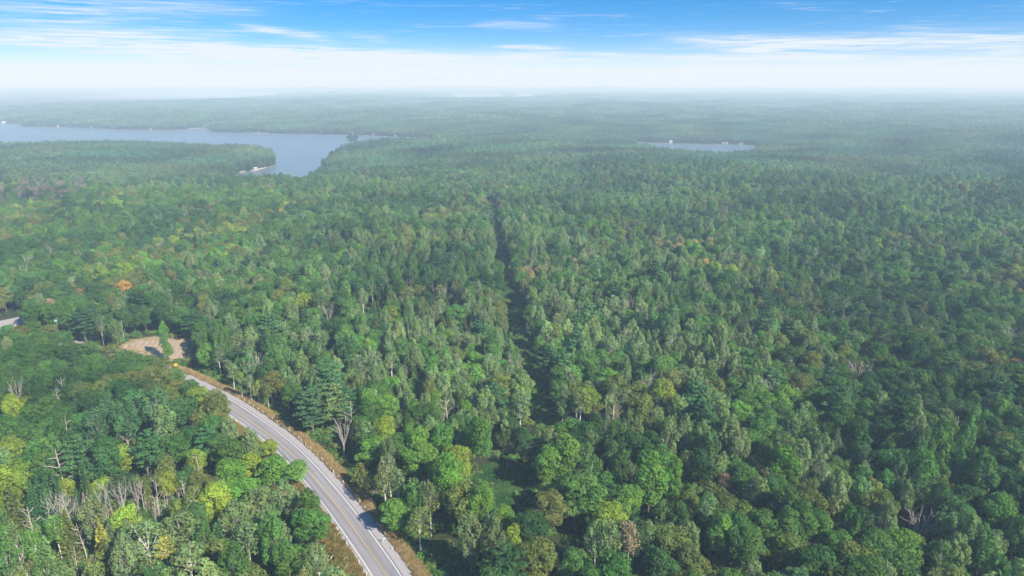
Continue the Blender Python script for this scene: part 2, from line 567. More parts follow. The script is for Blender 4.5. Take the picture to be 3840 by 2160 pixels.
def conifer(h=15.0, r=2.6, tiers=16, droop=.22, leaf=.5, dens=1.0, base=.05, pointy=1.0, ragged=.12):
    tr, cr = Soup(), Soup()
    tr.tube([(0, 0, -1), (0, 0, h * .5), (0, 0, h * .985)], [.22, .13, .03], 6)
    for i in range(tiers):
        f = i / (tiers - 1)
        z = h * (base + (1 - base) * f ** .92)
        rr = r * (1 - f) ** (.85 * pointy) * rnd(1 - ragged, 1 + ragged) + .12
        n = max(4, int(9 * (1 - f) + 4))
        off = rnd(0, 6)
        for k in range(n):
            th = off + k * 6.283 / n + rnd(-.2, .2)
            L = rr * rnd(.8, 1.12)
            m = max(3, int(L * 7 * dens))
            t = np.sqrt(RNG.random(m)) * L
            w = (.16 + .2 * (1 - t / (L + .01))) * rr * .8
            s = RNG.normal(size=m) * w * .5
            x = t * math.cos(th) - s * math.sin(th); y = t * math.sin(th) + s * math.cos(th)
            zz = z - t * droop * (1.4 - .4 * f) + RNG.normal(size=m) * .08
            p = np.c_[x, y, zz]
            dirv = np.array((math.cos(th), math.sin(th), -.35 * (droop * 3)))
            side = np.array((-math.sin(th), math.cos(th), 0))
            sz = leaf * RNG.uniform(.6, 1.25, (m, 1))
            tilt = RNG.normal(size=(m, 1)) * .35
            a = side * sz * .5 + np.array((0, 0, 1)) * tilt * sz
            tri = np.stack([p - a, p + a, p + dirv * sz * 1.0 + np.array((0, 0, .1))], 1)
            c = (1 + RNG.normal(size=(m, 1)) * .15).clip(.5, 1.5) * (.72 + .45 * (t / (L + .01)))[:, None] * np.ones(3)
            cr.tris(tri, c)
    # dark inner cone of needles round the trunk
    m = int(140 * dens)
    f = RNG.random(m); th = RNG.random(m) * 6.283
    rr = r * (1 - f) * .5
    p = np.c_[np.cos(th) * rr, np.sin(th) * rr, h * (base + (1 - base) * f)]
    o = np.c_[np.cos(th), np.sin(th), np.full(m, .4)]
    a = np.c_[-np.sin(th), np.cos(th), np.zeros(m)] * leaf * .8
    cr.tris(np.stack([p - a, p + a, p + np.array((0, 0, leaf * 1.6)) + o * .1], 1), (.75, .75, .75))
    return tr, cr


def white_pine(h=20.0, r=5.0, leaf=.55, base=.3):
    """long level branches carrying flat plumes, open between the whorls"""
    tr, cr = Soup(), Soup()
    tr.tube([(0, 0, -1), (rnd(-.2, .2), 0, h * .5), (rnd(-.4, .4), 0, h * .96)], [.32, .22, .05], 6)
    lv = 9
    for i in range(lv):
        f = i / (lv - 1)
        z = h * (base + (.97 - base) * f)
        prof = (1 - f) ** .6 * (.6 + .7 * min(1, f * 3.2)) + .14
        n = int(6 - 2 * f)
        off = rnd(0, 6)
        for k in range(n):
            th = off + k * 6.283 / n + rnd(-.35, .35)
            L = r * prof * rnd(.7, 1.15)
            d = np.array((math.cos(th), math.sin(th), .16 + .35 * f))
            tr.tube([(0, 0, z), d * L * .95 + (0, 0, z)], [.07, .02], 3)
            for q in np.linspace(.4, 1, max(2, int(L / 1.0))):
                c = d * L * q + np.array((rnd(-.3, .3), rnd(-.3, .3), z + .15))
                wr = L * .26 * (1.15 - .3 * q) + .35
                leaves(cr, c, (wr, wr, wr * .42), int(34 * wr), leaf, up=.5, shell=.4, low=-.3, col=(rnd(.85, 1.15),) * 3)
    leaves(cr, (0, 0, h * .97), (.7, .7, 1.0), 40, leaf * .8)
    return tr, cr


def bare(h=16.0, spread=3.0, nb=12, vase=False, up=.8, sub_n=4, thick=.22):
    """leafless tree; returns the trunk soup and a list of branch soups"""
    tr = Soup(); br = []
    top = np.array((rnd(-.6, .6), rnd(-.6, .6), h))
    fork = .35 if vase else 1.0
    trunk = [(0, 0, -1), (rnd(-.1, .1), rnd(-.1, .1), h * .3), top * (.6 if not vase else .42), top * (1 if not vase else .5)]
    tr.tube(trunk, [thick, thick * .8, thick * .55, .05 if not vase else thick * .4], 6, cap=True)
    for k in range(nb):
        s = Soup()
        th = k * 2.39996 + rnd(-.5, .5)
        f = (.34 + .6 * k / nb) if not vase else (.32 + .14 * k / nb)
        st = np.array((top[0] * f * .9, top[1] * f * .9, h * f))
        L = spread * rnd(.65, 1.1) * (1.15 - .65 * f if not vase else 1)
        d = np.array((math.cos(th), math.sin(th), up * rnd(.5, 1.3)))
        if vase:
            d = np.array((math.cos(th) * .4, math.sin(th) * .4, 1.15 * rnd(.9, 1.1))); L = h * .5 * rnd(.7, 1)
        p1 = st + d * L * .5 + (0, 0, rnd(-.2, .2)); p2 = st + d * L + (rnd(-.4, .4), rnd(-.4, .4), L * .15)
        s.tube([st, p1, p2], [thick * .42, thick * .26, .03], 4)
        for j in range(sub_n):
            q = rnd(.35, .9)
            b0 = st + (p2 - st) * q
            dd = d + RNG.normal(size=3) * .55; dd[2] = abs(dd[2])
            s.tube([b0, b0 + dd * L * rnd(.25, .45)], [thick * .16, .025], 3)
        br.append(s)
    return tr, br


def merged(tr, cr, bark):
    s = Soup(); s.add(cr)
    for v, c in zip(tr.v, tr.c):
        s.v.append(v); s.c.append(c); s.m.append(np.ones(len(v), np.int32))
    return s


KIND = {}
def register(kind, builds, bark, word):
    rows = []
    for tr, cr in builds:
        rows.append((tr.mesh(kind + '_trunk', [M_BARK[bark]]), cr.mesh(kind + '_crown', [M_LEAF]), merged(tr, cr, bark).mesh(kind, [M_LEAF, M_BARK[bark]])))
    KIND[kind] = rows


register('maple_tree', [broadleaf(16, 4.6, .24, 26, 1.0, .34, 'round') for _ in range(3)] + [broadleaf(17.5, 4.3, .26, 26, 1.0, .33, 'oval') for _ in range(3)], 'brown', 'maple')
register('oak_tree', [broadleaf(15, 5.2, .3, 30, .95, .3, 'round', .46) for _ in range(5)], 'brown', 'oak')
register('birch_tree', [broadleaf(17, 3.0, .40, 18, .62, .36, 'oval', .4, show=.25) for _ in range(3)] + [broadleaf(16, 3.6, .36, 20, .5, .34, 'plume', .4, show=.5) for _ in range(2)], 'white', 'birch')
register('poplar_tree', [broadleaf(19, 3.7, .22, 30, .85, .33, 'plume', .42, show=.1) for _ in range(5)], 'grey', 'poplar')
register('pine_tree', [white_pine(20, 5.0) for _ in range(3)], 'brown', 'pine')
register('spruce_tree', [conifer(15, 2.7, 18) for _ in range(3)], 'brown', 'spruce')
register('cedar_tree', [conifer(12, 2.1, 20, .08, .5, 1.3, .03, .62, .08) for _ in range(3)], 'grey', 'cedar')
SIZE = {'maple_tree': (16.5, 4.5), 'oak_tree': (15, 5.2), 'birch_tree': (16.5, 3.3), 'poplar_tree': (19, 3.7), 'pine_tree': (20, 5.0), 'spruce_tree': (15, 2.7), 'cedar_tree': (12, 2.1)}
DEADS = []
for i in range(6):
    tr, br = bare(16, 3.2, 9, vase=(i % 3 == 1), up=rnd(.5, 1.0), sub_n=4)
    DEADS.append((tr.mesh('dead_trunk', [M_WOOD]), [b.mesh('branch', [M_WOOD]) for b in br]))
    if i == 0:
        pass
DEAD_ALL = []
for i in range(5):
    tr, br = bare(15, 2.6, 9, vase=(i % 3 == 1), up=rnd(.5, 1.0), sub_n=3)
    s = Soup(); s.add(tr)
    for b in br:
        s.add(b)
    DEAD_ALL.append(s.mesh('dead_tree', [M_WOOD]))

# leaf colours (reflectance)
TINT = {
    'dark green': (.043, .100, .031), 'mid green': (.068, .150, .034), 'bright green': (.098, .205, .034), 'yellow-green': (.165, .235, .032), 'pale grey-green': (.128, .195, .070),
    'olive green': (.115, .150, .040), 'blue-green': (.058, .135, .050), 'golden orange': (.33, .23, .06), 'bright yellow': (.27, .28, .05), 'tan brown': (.28, .225, .13), 'rusty brown': (.20, .135, .08), 'grey-brown': (.20, .17, .14)}

# ------------------------------------------------------------------ hand-placed trees: crown top in the photograph, height, crown radius
D, Mi, B, Y, G, O, U, OR, YE, T, RU = ('dark green', 'mid green', 'bright green', 'yellow-green', 'pale grey-green', 'olive green', 'blue-green', 'golden orange', 'bright yellow', 'tan brown', 'rusty brown')
DW = 'grey-brown'
ma, oa, bi, po, pi, sp, ce = 'maple_tree', 'oak_tree', 'birch_tree', 'poplar_tree', 'pine_tree', 'spruce_tree', 'cedar_tree'
FEAT = [
    (20, 1238, 11, 5, oa, Mi), (78, 1240, 11, 4.6, oa, O), (-40, 1244, 12, 5, oa, Mi), (128, 1228, 11, 4.6, oa, Mi), (182, 1240, 11, 4.6, oa, O), (236, 1264, 11, 4.6, oa, Mi), (50, 1262, 11, 5, oa, Mi),
    (604, 1366, 11, 4.0, oa, O), (548, 1354, 12, 4.8, oa, Mi), (478, 1338, 13, 5, oa, Mi), (412, 1316, 13, 5, oa, O), (655, 1408, 10, 3.8, oa, Mi), (345, 1302, 12, 4.6, oa, Mi), (610, 1400, 12, 4.4, oa, O), (500, 1370, 12, 5, oa, Mi),
    (2121, 1657, 20, 6.5, ma, B), (2050, 1702, 17, 4.2, ma, B), (2182, 1798, 19, 7, ma, Mi), (2061, 1876, 15, 4.8, ma, O), (2278, 1884, 16, 5, ma, Y), (2444, 1705, 24, 5.6, ma, B), (2358, 1833, 15, 4.2, ma, B),
    (2530, 1712, 22, 3, ma, B), (2474, 1657, 18, 5, ma, Mi), (2575, 1546, 22, 4, po, G), (2641, 1571, 22, 4, po, G), (2701, 1460, 22, 5, po, G), (2747, 1546, 21, 4.4, po, G), (2666, 1606, 21, 4, po, Mi), (2777, 1596, 20, 4, po, G),
    (2550, 1465, 20, 4.5, po, G), (2399, 1470, 18, 6.5, oa, O), (2726, 1768, 14, 2.8, bi, RU), (1950, 1460, 21, 4.5, bi, G), (2177, 1450, 19, 4.8, bi, O), (2237, 1979, 17, 3.2, bi, G), (2293, 1964, 19, 3.4, bi, G), (2363, 1967, 18, 3.0, bi, T),
    (2439, 1974, 15, 3.2, bi, G), (2525, 1999, 14, 5.5, oa, O), (2590, 2085, 13, 5, oa, O), (2661, 1858, 18, 3.4, bi, G), (2706, 1959, 15, 4, ma, B), (2797, 1994, 15, 4.6, ma, Mi), (2852, 1783, 18, 4.6, po, G), (2010, 2065, 14, 5.6, oa, O),
    (2162, 2085, 13, 4, ma, Mi), (1920, 2010, 14, 3.2, ma, Y), (1398, 1652, 13, 4.6, ma, B), (1436, 1566, 16, 3.4, ma, Y), (1348, 1752, 10, 2.9, ce, O), (1333, 1586, 13, 2.8, ce, O), (1439, 1758, 18, 3.4, bi, O), (1484, 1768, 17, 3.2, bi, G),
    (1484, 1884, 13, 4, ma, B), (1565, 1677, 16, 5.8, ma, B), (1706, 1687, 17, 4.6, ma, Y), (1676, 1742, 18, 6.4, ma, B), (1787, 1571, 23, 4.8, ma, Mi), (1610, 1813, 19, 3.6, bi, O), (1570, 1914, 15, 3.8, bi, O), (1746, 1853, 16, 6.4, oa, O),
    (1807, 1853, 17, 4, ma, B), (1555, 1843, 16, 3.6, ma, Mi), (1162, 1465, 20, 5, pi, U), (1242, 1440, 20, 6, pi, G), (1300, 1452, 18, 5, pi, U), (1892, 1939, 12, 3.2, ma, B), (1111, 1757, 9, 3.6, ma, B), (1020, 1735, 12, 5.4, ma, B), (1005, 1677, 8, 2.8, ma, Y),
    (1061, 1828, 14, 5.2, po, G), (975, 1848, 14, 5, po, G), (1161, 1939, 13, 5.2, ma, Mi), (1076, 2070, 12, 4.2, ma, Mi), (383, 1485, 21, 5.6, po, U), (504, 1455, 22, 6.4, po, U), (574, 1460, 22, 6, po, U), (353, 1520, 19, 5, po, U), (600, 1531, 20, 5, po, G), (450, 1500, 21, 5.6, po, U),
    (549, 1616, 19, 4.4, pi, U), (433, 1667, 15, 4.4, ma, Y), (373, 1793, 9, 3, ma, Y), (237, 1778, 10, 2.6, ma, Y), (625, 1788, 12, 3.2, ma, Y), (731, 1692, 14, 2.8, ma, Y), (272, 1606, 21, 4.8, pi, U), (60, 1712, 14, 5.6, ma, Y), (15, 1722, 14, 5, ma, Y),
    (30, 1465, 15, 4.2, ma, Y), (186, 1752, 15, 2.5, sp, U), (156, 1763, 15, 2.4, sp, U), (128, 1778, 15, 2.4, sp, U), (101, 1783, 16, 2.6, sp, U), (151, 1803, 14, 2.4, sp, U), (209, 1788, 14, 2.4, sp, U), (25, 1808, 17, 3.6, sp, O), (307, 1763, 14, 2.6, sp, D), (330, 1818, 13, 2.2, sp, O),
    (282, 1833, 10, 2, sp, D), (40, 1964, 15, 3.3, sp, G), (131, 1974, 17, 3.2, sp, G), (408, 1964, 13, 3, sp, G), (343, 1919, 12, 1.8, sp, O), (242, 1934, 16, 3.6, sp, O), (549, 1818, 12, 1.8, sp, O), (454, 1778, 12, 3.6, pi, D), (776, 1606, 17, 3.8, pi, U), (852, 1581, 16, 3.6, po, G),
    (615, 1727, 13, 4, ma, O), (857, 1752, 13, 5.4, ma, B), (927, 1717, 12, 4, ma, Y), (917, 1818, 12, 4.6, ma, B), (766, 1919, 12, 3.2, ma, Y), (680, 1944, 17, 5.4, po, G), (549, 1979, 17, 5.4, bi, G), (872, 1909, 17, 5.2, po, G), (922, 1994, 16, 4.6, bi, G), (706, 2080, 14, 4.6, bi, G),
    (413, 2035, 13, 3.5, bi, O), (202, 1954, 15, 2.5, bi, B), (121, 2010, 15, 2.8, bi, B), (615, 2035, 12, 2.8, bi, YE), (373, 1984, 14, 2.3, ce, YE), (827, 2065, 13, 4.6, ma, O), (96, 2130, 10, 4.2, bi, G), (166, 2115, 11, 3.4, bi, Mi), (746, 1475, 11, 4.6, oa, Y), (670, 1506, 15, 7.2, oa, D), (716, 1450, 12, 4.2, oa, Mi),
    (610, 1219, 19, 2.7, po, B), (628, 1298, 10, 2.6, ma, B), (771, 1295, 14, 5, ma, B), (464, 1053, 16, 5.4, oa, OR), (650, 1143, 13, 2.4, bi, OR), (292, 1088, 14, 2.9, bi, RU), (572, 1053, 14, 2.9, bi, T), (821, 1028, 12, 2.4, bi, OR), (796, 1033, 15, 3, bi, T), (806, 1088, 14, 3, bi, T), (524, 1078, 22, 6, pi, D),
    (489, 1133, 18, 4, pi, D), (433, 1209, 11, 3.6, sp, U), (398, 1219, 11, 3.4, sp, D), (348, 1139, 16, 3.4, sp, U), (721, 1179, 15, 6, pi, D), (887, 1143, 14, 5, ma, Y), (413, 1093, 18, 3.9, po, O), (323, 1194, 10, 3, ma, B), (242, 1078, 16, 5, ma, D), (186, 1118, 16, 3, bi, T), (151, 1128, 17, 4.8, ma, Mi), (186, 1252, 9, 3, ma, YE),
    (887, 1249, 17, 3.6, bi, G), (937, 1264, 17, 4, bi, G), (826, 1229, 18, 3.4, bi, G), (857, 1350, 10, 3, bi, G), (1005, 1149, 12, 2.4, bi, OR), (1136, 1138, 15, 6, ma, Y), (1085, 1150, 15, 5, ma, B), (1676, 1209, 15, 5, ma, B), (1464, 1143, 14, 4.2, ma, Y), (1363, 1224, 14, 4.6, ma, G), (1061, 1224, 16, 4.4, bi, G), (1146, 1234, 16, 3.6, bi, G),
    (1197, 1244, 15, 4, bi, G), (1464, 1305, 15, 4, bi, G), (1237, 1204, 13, 2.4, ce, O), (1262, 1229, 13, 2.4, ce, O), (1408, 1204, 13, 2.2, ce, O), (1180, 1190, 13, 2.2, ce, U), (1240, 1320, 13, 2.2, ce, O), (1950, 1370, 20, 4.4, ma, G), (2648, 990, 14, 3.4, ma, OR), (3490, 1360, 13, 3, oa, OR), (3675, 1330, 13, 3.4, oa, OR), (3810, 1362, 13, 3, oa, OR),
    (2150, 960, 14, 4, bi, T), (1952, 1010, 15, 3, bi, T), (868, 1372, 13, 3.2, bi, G), (900, 1420, 12, 2.4, bi, Y), (935, 1428, 12, 2.4, bi, G), (965, 1440, 11, 2.4, bi, Y), (1000, 1452, 11, 2.4, bi, O), (3400, 1990, 14, 5.6, ma, B), (3300, 1985, 13, 4.6, ma, Mi), (3075, 1940, 14, 4.4, ma, Mi), (3150, 2010, 13, 3.8, ma, Mi), (2950, 2040, 13, 5, ma, O)]
DEAD = [  # top pixel, height, spread scale, is it a broken snag
    (206, 1646, 19, 1.15, 0), (1280, 1576, 16, 1.0, 1), (1313, 1505, 16, 1.1, 0), (1474, 1495, 15, .8, 0), (1676, 1485, 16, 1.2, 0), (1640, 1500, 15, 1, 2), (1705, 1495, 14, .9, 3), (2298, 1516, 17, 1, 1), (2424, 1400, 15, 1, 4), (2580, 1412, 14, 1.5, 5),
    (2167, 1558, 12, .5, 0), (574, 1793, 16, .8, 2), (450, 1835, 13, .9, 1), (302, 1974, 13, .9, 0), (272, 2070, 12, .7, 3), (65, 2050, 14, .7, 4), (205, 1860, 13, .9, 1), (225, 1855, 13, .9, 3), (245, 1868, 12, .8, 0), (170, 1880, 13, .8, 2), (385, 1850, 13, .7, 4),
    (410, 1860, 12, .6, 0), (525, 1815, 13, .7, 5), (505, 1820, 13, .6, 1), (310, 1860, 12, .6, 0), (100, 1900, 11, 1.2, 5), (335, 1870, 11, .6, 3), (597, 897, 13, 1.0, 1), (527, 937, 12, 1, 3), (738, 992, 13, .7, 0), (748, 995, 13, .7, 2), (106, 972, 17, 1.1, 1), (186, 947, 15, .8, 4),
    (1242, 905, 13, .7, 0), (1258, 905, 13, .7, 3), (1270, 903, 14, .7, 1), (1290, 885, 13, .7, 2), (1303, 872, 13, .8, 4), (1313, 868, 13, .8, 1), (1514, 1123, 11, .8, 1), (1524, 1063, 16, .7, 2), (1540, 1053, 16, .7, 0), (1464, 1028, 13, 1, 5), (1555, 1254, 13, .9, 0), (1227, 1048, 15, 1, 3), (1590, 1075, 15, .8, 2), (1625, 1065, 15, .8, 0),
    (3225, 1370, 14, 1.2, 1), (2890, 1500, 14, 1.4, 5), (3590, 1600, 14, 1.3, 4), (3720, 1680, 14, 1.3, 5), (3460, 1890, 14, 1.2, 1), (3580, 1940, 15, 1.2, 0), (3640, 1840, 13, 1.2, 2), (2820, 1560, 10, .5, 0)]

PI2 = 2 * math.pi


def make_tree(kind, var, x, y, z, rz, sx, sz, tint, label, group):
    root = link(kind, None, None, label=label, category=kind.replace('_', ' '), group=group)
    k_ = rnd(.86, 1.16)
    root.location = (x, y, z); root.rotation_euler = (0, 0, rz); root.scale = (sx * k_, sx / k_, sz)
    tr, cr, _ = KIND[kind][var % len(KIND[kind])]
    link('trunk', tr, root)
    c = link('crown', cr, root)
    c.color = (*tint, 1)
    return root


def jitter(t, a=.12):
    k = 1 + RNG.normal() * a
    return tuple(max(.01, v * k * (1 + RNG.normal() * .05)) for v in t)


trees = []          # (x, y, kind, variant, rz, sx, sz, colour word, tint, radius)
for u, v, h, r, kind, col in FEAT:
    x, y = map(float, P(u, v, -3 + h))
    H0, R0_ = SIZE[kind]
    trees.append([x, y, kind, int(RNG.integers(6)), rnd(0, PI2), r / R0_, h / H0, col, jitter(TINT[col], .05), r])
deads = []
for u, v, h, s, var in DEAD:
    x, y = map(float, P(u, v, -3 + h))
    deads.append([x, y, h, s, var, rnd(0, PI2)])

# ------------------------------------------------------------------ the wood: jittered points
def clear_of(x, y, r, margin=1.0):
    rd = signed(x, y, sub)
    tight = x < -163                                            # the road is hemmed in by the wood beyond the bend
    ok = (rd < np.where(tight, -6.5, -15.5) - r * .35) | (rd > np.where(tight, 5.0, 8.5) + r * .45)
    # open ground that can be seen into keeps the lower wood before it
    for pg in (DIRT, DIRT2, MEADOW, HOLE, GRAVEL_LOT):
        for k in ((.0, 4., 8.) if pg is DIRT or pg is GRAVEL_LOT else (.0, 5., 10., 14., 17.)):
            s_ = 1 - 0 * x
            t_ = CAM_Z / (CAM_Z - k + 2)                        # foot of the sight line that just clears this height
            ok &= ~inside(x * t_, y * t_, pg)
    for pg in (DIRT, DIRT2, MEADOW, HOLE, STRIP, GRAVEL_LOT):
        ok &= ~inside(x, y, pg)
        ok &= seg_dist(x, y, pg, True) > r * .45
    rr = np.hypot(x, y)
    ok &= seg_dist(x, y, CUT) > np.where(rr < 330, 3.8, 3.2) + r * .55 + 1.0
    return ok


SP = 6.7
gx, gy = np.meshgrid(np.arange(-960, 960, SP), np.arange(20, 1150, SP))
gx = gx + (np.arange(gx.shape[0]) % 2)[:, None] * SP / 2
fx = (gx + RNG.uniform(-.42, .42, gx.shape) * SP).ravel(); fy = (gy + RNG.uniform(-.42, .42, gx.shape) * SP).ravel()
R1 = 1080
m = (np.hypot(fx, fy) < R1) & (np.abs(fx) < fy * .83 + 45) & (fy > 95)
fx, fy = fx[m], fy[m]
m = clear_of(fx, fy, 3.5) & (lake_sd(fx, fy) < -7)
m &= ~(inside(fx, fy, DEADWOOD) & (RNG.random(len(fx)) < .45))
fx, fy = fx[m], fy[m]
ftx = np.array([(t[0], t[1], t[9]) for t in trees] + [(d[0], d[1], 2.0) for d in deads])
keep = np.ones(len(fx), bool)
for tx, ty, tr_ in ftx:
    keep &= np.hypot(fx - tx, fy - ty) > tr_ * .78 + 1.4
# keep hand-placed trees in view: nothing tall just in front of them
for tx, ty, tr_ in ftx:
    dd = np.hypot(tx, ty)
    ux, uy = tx / dd, ty / dd
    al = (tx - fx) * ux + (ty - fy) * uy
    pe = np.abs((tx - fx) * uy - (ty - fy) * ux)
    keep &= ~((al > 0) & (al < tr_ * 1.6 + 5) & (pe < tr_ * .75))
fx, fy = fx[keep], fy[keep]
N = len(fx)
kinds = [ma, oa, bi, po, pi, sp, ce]
w = np.array([.38, .26, .12, .13, .045, .03, .04])[None, :].repeat(N, 0)
for k in range(7):
    w[:, k] *= np.exp(1.1 * wave(fx, fy, 95, 10 + k))


def region(pg, mult):
    m = inside(fx, fy, pg)
    w[m] *= np.array(mult)[None, :]
    return m


in_grove = region(OAK_GROVE, (1, 5, .1, .1, .1, .02, .02))
in_pale = region(PALE_LOW, (.6, .2, 3, 3, .4, 1.2, 1))
in_palr = region(PALE_RIGHT, (.8, .6, 1.2, 2.4, .2, .1, .2))
in_darkr = region(DARK_RIGHT, (1, 2.5, .6, .6, .4, .2, .2))
in_yel = region(YELLOW_BAND, (1.5, 2.5, .4, .2, .4, .1, .1))
in_mid = region(CENTRE_STAND, (.6, .4, 2.2, 2.4, .8, 1.2, 1.6))
in_ced = region(CEDARS, (.6, .3, 1, .6, 1, 2, 6))
in_con = region(CONIFER_PATCH, (.3, .1, .8, .3, 1, 6, 2))
in_lime = region(LIME_LEFT, (4, 1, .3, .2, .2, .1, .1))
in_dn = inside(fx, fy, DEAD_NEAR)
in_dw = inside(fx, fy, DEADWOOD)
w /= w.sum(1, keepdims=True)
pick = (w.cumsum(1) > RNG.random((N, 1))).argmax(1)
hue = 1.25 * wave(fx, fy, 190, 30) + .6 * RNG.normal(size=N)
warm = 1.1 * wave(fx, fy, 140, 33) + .6 * RNG.normal(size=N)
tone = (1 + .20 * wave(fx, fy, 330, 37) + .10 * wave(fx, fy, 60, 38)) * np.where(in_darkr, .82, 1)
rank = np.hypot(fx, fy)
tall_ = wave(fx, fy, 75, 36)
for i in range(N):
    kind = kinds[pick[i]]
    h, wv = hue[i], warm[i]
    if kind == ma:
        col = B if h > .9 else Mi if h > -.5 else D
        if wv > 1.9 or (in_lime[i] and wv > -.1) or (in_yel[i] and wv > 1.2):
            col = Y
        elif wv > 1.1 and not in_grove[i]:
            col = O
    elif kind == oa:
        col = D if h < -.5 else Mi
        if wv > .7:
            col = O
        if in_yel[i] and wv > .1:
            col = Y if wv > 1.5 else O
        if in_palr[i] and col == D:
            col = O
    elif kind in (bi, po):
        col = G if h > -.6 else Mi
        if kind == bi and wv > 1.1:
            col = O
    elif kind == pi:
        col = U if h > -.4 else D
    else:
        col = (O if wv > .2 else U) if kind == ce else (U if h > -.3 else D)
    if in_dw[i] and RNG.random() < .4:
        col = DW
    z = RNG.random()
    if z < .0015 and rank[i] > 330:
        col = OR
    elif z < .005 and rank[i] > 330:
        if kind in (bi, po, ma):
            col = T
    sc = rnd(.78, 1.15) if kind in (ma, oa) else rnd(.8, 1.1)
    if col in (T, OR):
        sc = rnd(.6, .8)
    if in_grove[i]:
        sc = rnd(.72, .95)
    if in_dn[i]:
        sc *= .7
    H0, r0 = SIZE[kind]
    sz = sc * rnd(.82, 1.12) * (1 + .09 * tall_[i])
    if kind in (sp, ce) :
        sz *= rnd(.8, 1.1)
    trees.append([fx[i], fy[i], kind, int(RNG.integers(6)), rnd(0, PI2), sc, sz, col, jitter(tuple(v * tone[i] for v in TINT[col]), .10), r0 * sc])

xs = np.array([t[0] for t in trees]); ys = np.array([t[1] for t in trees])
zs = ground_z(xs, ys)
TX, TY = project(xs, ys, zs + 9)
in_view = (TX > -60) & (TX < 3900) & (TY > 200) & (TY < 2260)
tan1 = inside(xs, ys, TAN1); tan2 = inside(xs, ys, TAN2)
for i in np.nonzero((tan1 | tan2))[0]:
    if RNG.random() < .5:
        trees[i][7] = T; trees[i][8] = jitter((.23, .22, .09), .12)

# ------------------------------------------------------------------ which trees become objects of their own
FEATN = len(FEAT)
order = np.argsort(np.hypot(xs, ys))
LIMIT = {ma: 285, oa: 190, bi: 150, po: 150, pi: 100, sp: 60, ce: 60}
count = {k: 0 for k in KIND}
single = set(range(FEATN))
for i in range(FEATN):
    count[trees[i][2]] += 1
for i in order:
    k = trees[i][2]
    if i in single or not in_view[i] or count[k] >= LIMIT[k]:
        continue
    single.add(int(i)); count[k] += 1

ORD = 'first second third fourth fifth sixth seventh eighth ninth tenth eleventh twelfth thirteenth fourteenth fifteenth sixteenth seventeenth eighteenth nineteenth twentieth'.split()


def ordinal(k, n):
    """k-th from the left of n, as words"""
    if n == 1:
        return ''
    if k == 0:
        return 'leftmost'
    if k == n - 1:
        return 'rightmost'
    def w_(j):
        if j < 20:
            return ORD[j]
        tens = {2: 'twenty', 3: 'thirty', 4: 'forty', 5: 'fifty'}[(j + 1) // 10]
        return tens + '-' + ORD[(j + 1) % 10 - 1] if (j + 1) % 10 else tens[:-1] + 'ieth'
    return w_(k) + ' from left' if k <= n // 2 else w_(n - 1 - k) + ' from right'


def where(u, v):
    """a landmark for a place in the picture (3840 px wide)"""
    road_u = np.interp(v, [1391, 1563, 1722, 1896, 2160], [640, 960, 1161, 1313, 1509])
    if v > 1380 and u < road_u:
        d = road_u - u
        if d < 260:
            return 'along the left roadside' if v > 1700 else 'inside the road bend'
        if v < 1560:
            return 'in the grove left of the bend'
        if v < 1740:
            return 'below the tall blue-green crowns' if u > 330 else 'around the white snag'
        if v < 1950:
            return 'by the pale deadwood patch' if u > 250 else 'beside the blue spruces'
        return 'in the bottom left corner' if u < 480 else 'in the pale wood left of road'
    if u < 1050 and v < 1380:
        if v > 1230 and u < 620:
            return 'below the gravel road' if u < 300 else 'beside the bare clearing'
        if u < 300:
            return 'above the gravel road'
        if v > 1230:
            return 'right of the bare clearing'
        return 'behind the bare clearing'
    cut_u = np.interp(v, [730, 960, 1250, 1400, 1640, 2160], [1845, 1880, 1950, 2010, 2050, 2080])
    if u < cut_u:
        if v > 1720:
            if u < road_u + 260:
                return 'along the right roadside'
            return 'left of the sunken meadow' if v < 1900 else 'below the sunken meadow'
        if v > 1540:
            return 'across the road by the power line' if u > 1500 else 'on the bank right of the road'
        if v > 1380:
            return 'left of the dark cut' if u > 1550 else 'beside the wooden pole'
        return 'far left of the dark cut' if u < 1500 else 'near the dark cut on its left'
    if u < 2560:
        if v > 1900:
            return 'at the bottom centre'
        if v > 1640:
            return 'right of the sunken meadow'
        if v > 1400:
            return 'right of the dark cut'
        return 'up along the dark cut'
    if v < 1400:
        return 'on the far right slope' if u > 3200 else 'on the right slope'
    if u < 3200:
        return 'on the lower right slope' if v > 1780 else 'around the tall pale poplars' if u < 2900 else 'beyond the tall pale poplars'
    return 'in the bottom right corner' if v > 1850 else 'at the right edge, halfway down' if v < 1620 else 'near the right edge, lower down'


sizes = {}
bucket = {}
for i in single:
    t = trees[i]
    hh = SIZE[t[2]][0] * t[6]
    sw = 'tall' if hh > 17.5 else 'small' if hh < 12.5 else ('broad' if t[9] > 4.6 else 'slim' if t[9] < 3.0 else 'medium')
    wh = where(TX[i], TY[i])
    bucket.setdefault((sw, t[7], t[2], wh), []).append(i)
labels = {}
for (sw, col, kind, wh), ids in bucket.items():
    ids.sort(key=lambda i: TX[i])
    for k, i in enumerate(ids):
        o = ordinal(k, len(ids))
        s = f"{sw} {col} {kind.replace('_', ' ')} {wh}"
        labels[i] = s + (f', {o}' if o else '') + (' one' if o and len((s + ' ' + o).replace('-', ' ').split()) < 15 else '')
for i in sorted(single):
    t = trees[i]
    make_tree(t[2], t[3], t[0], t[1], float(zs[i]), t[4], t[5], t[6], t[8], labels[i], t[2].replace('_tree', '') + ' trees of the near wood')

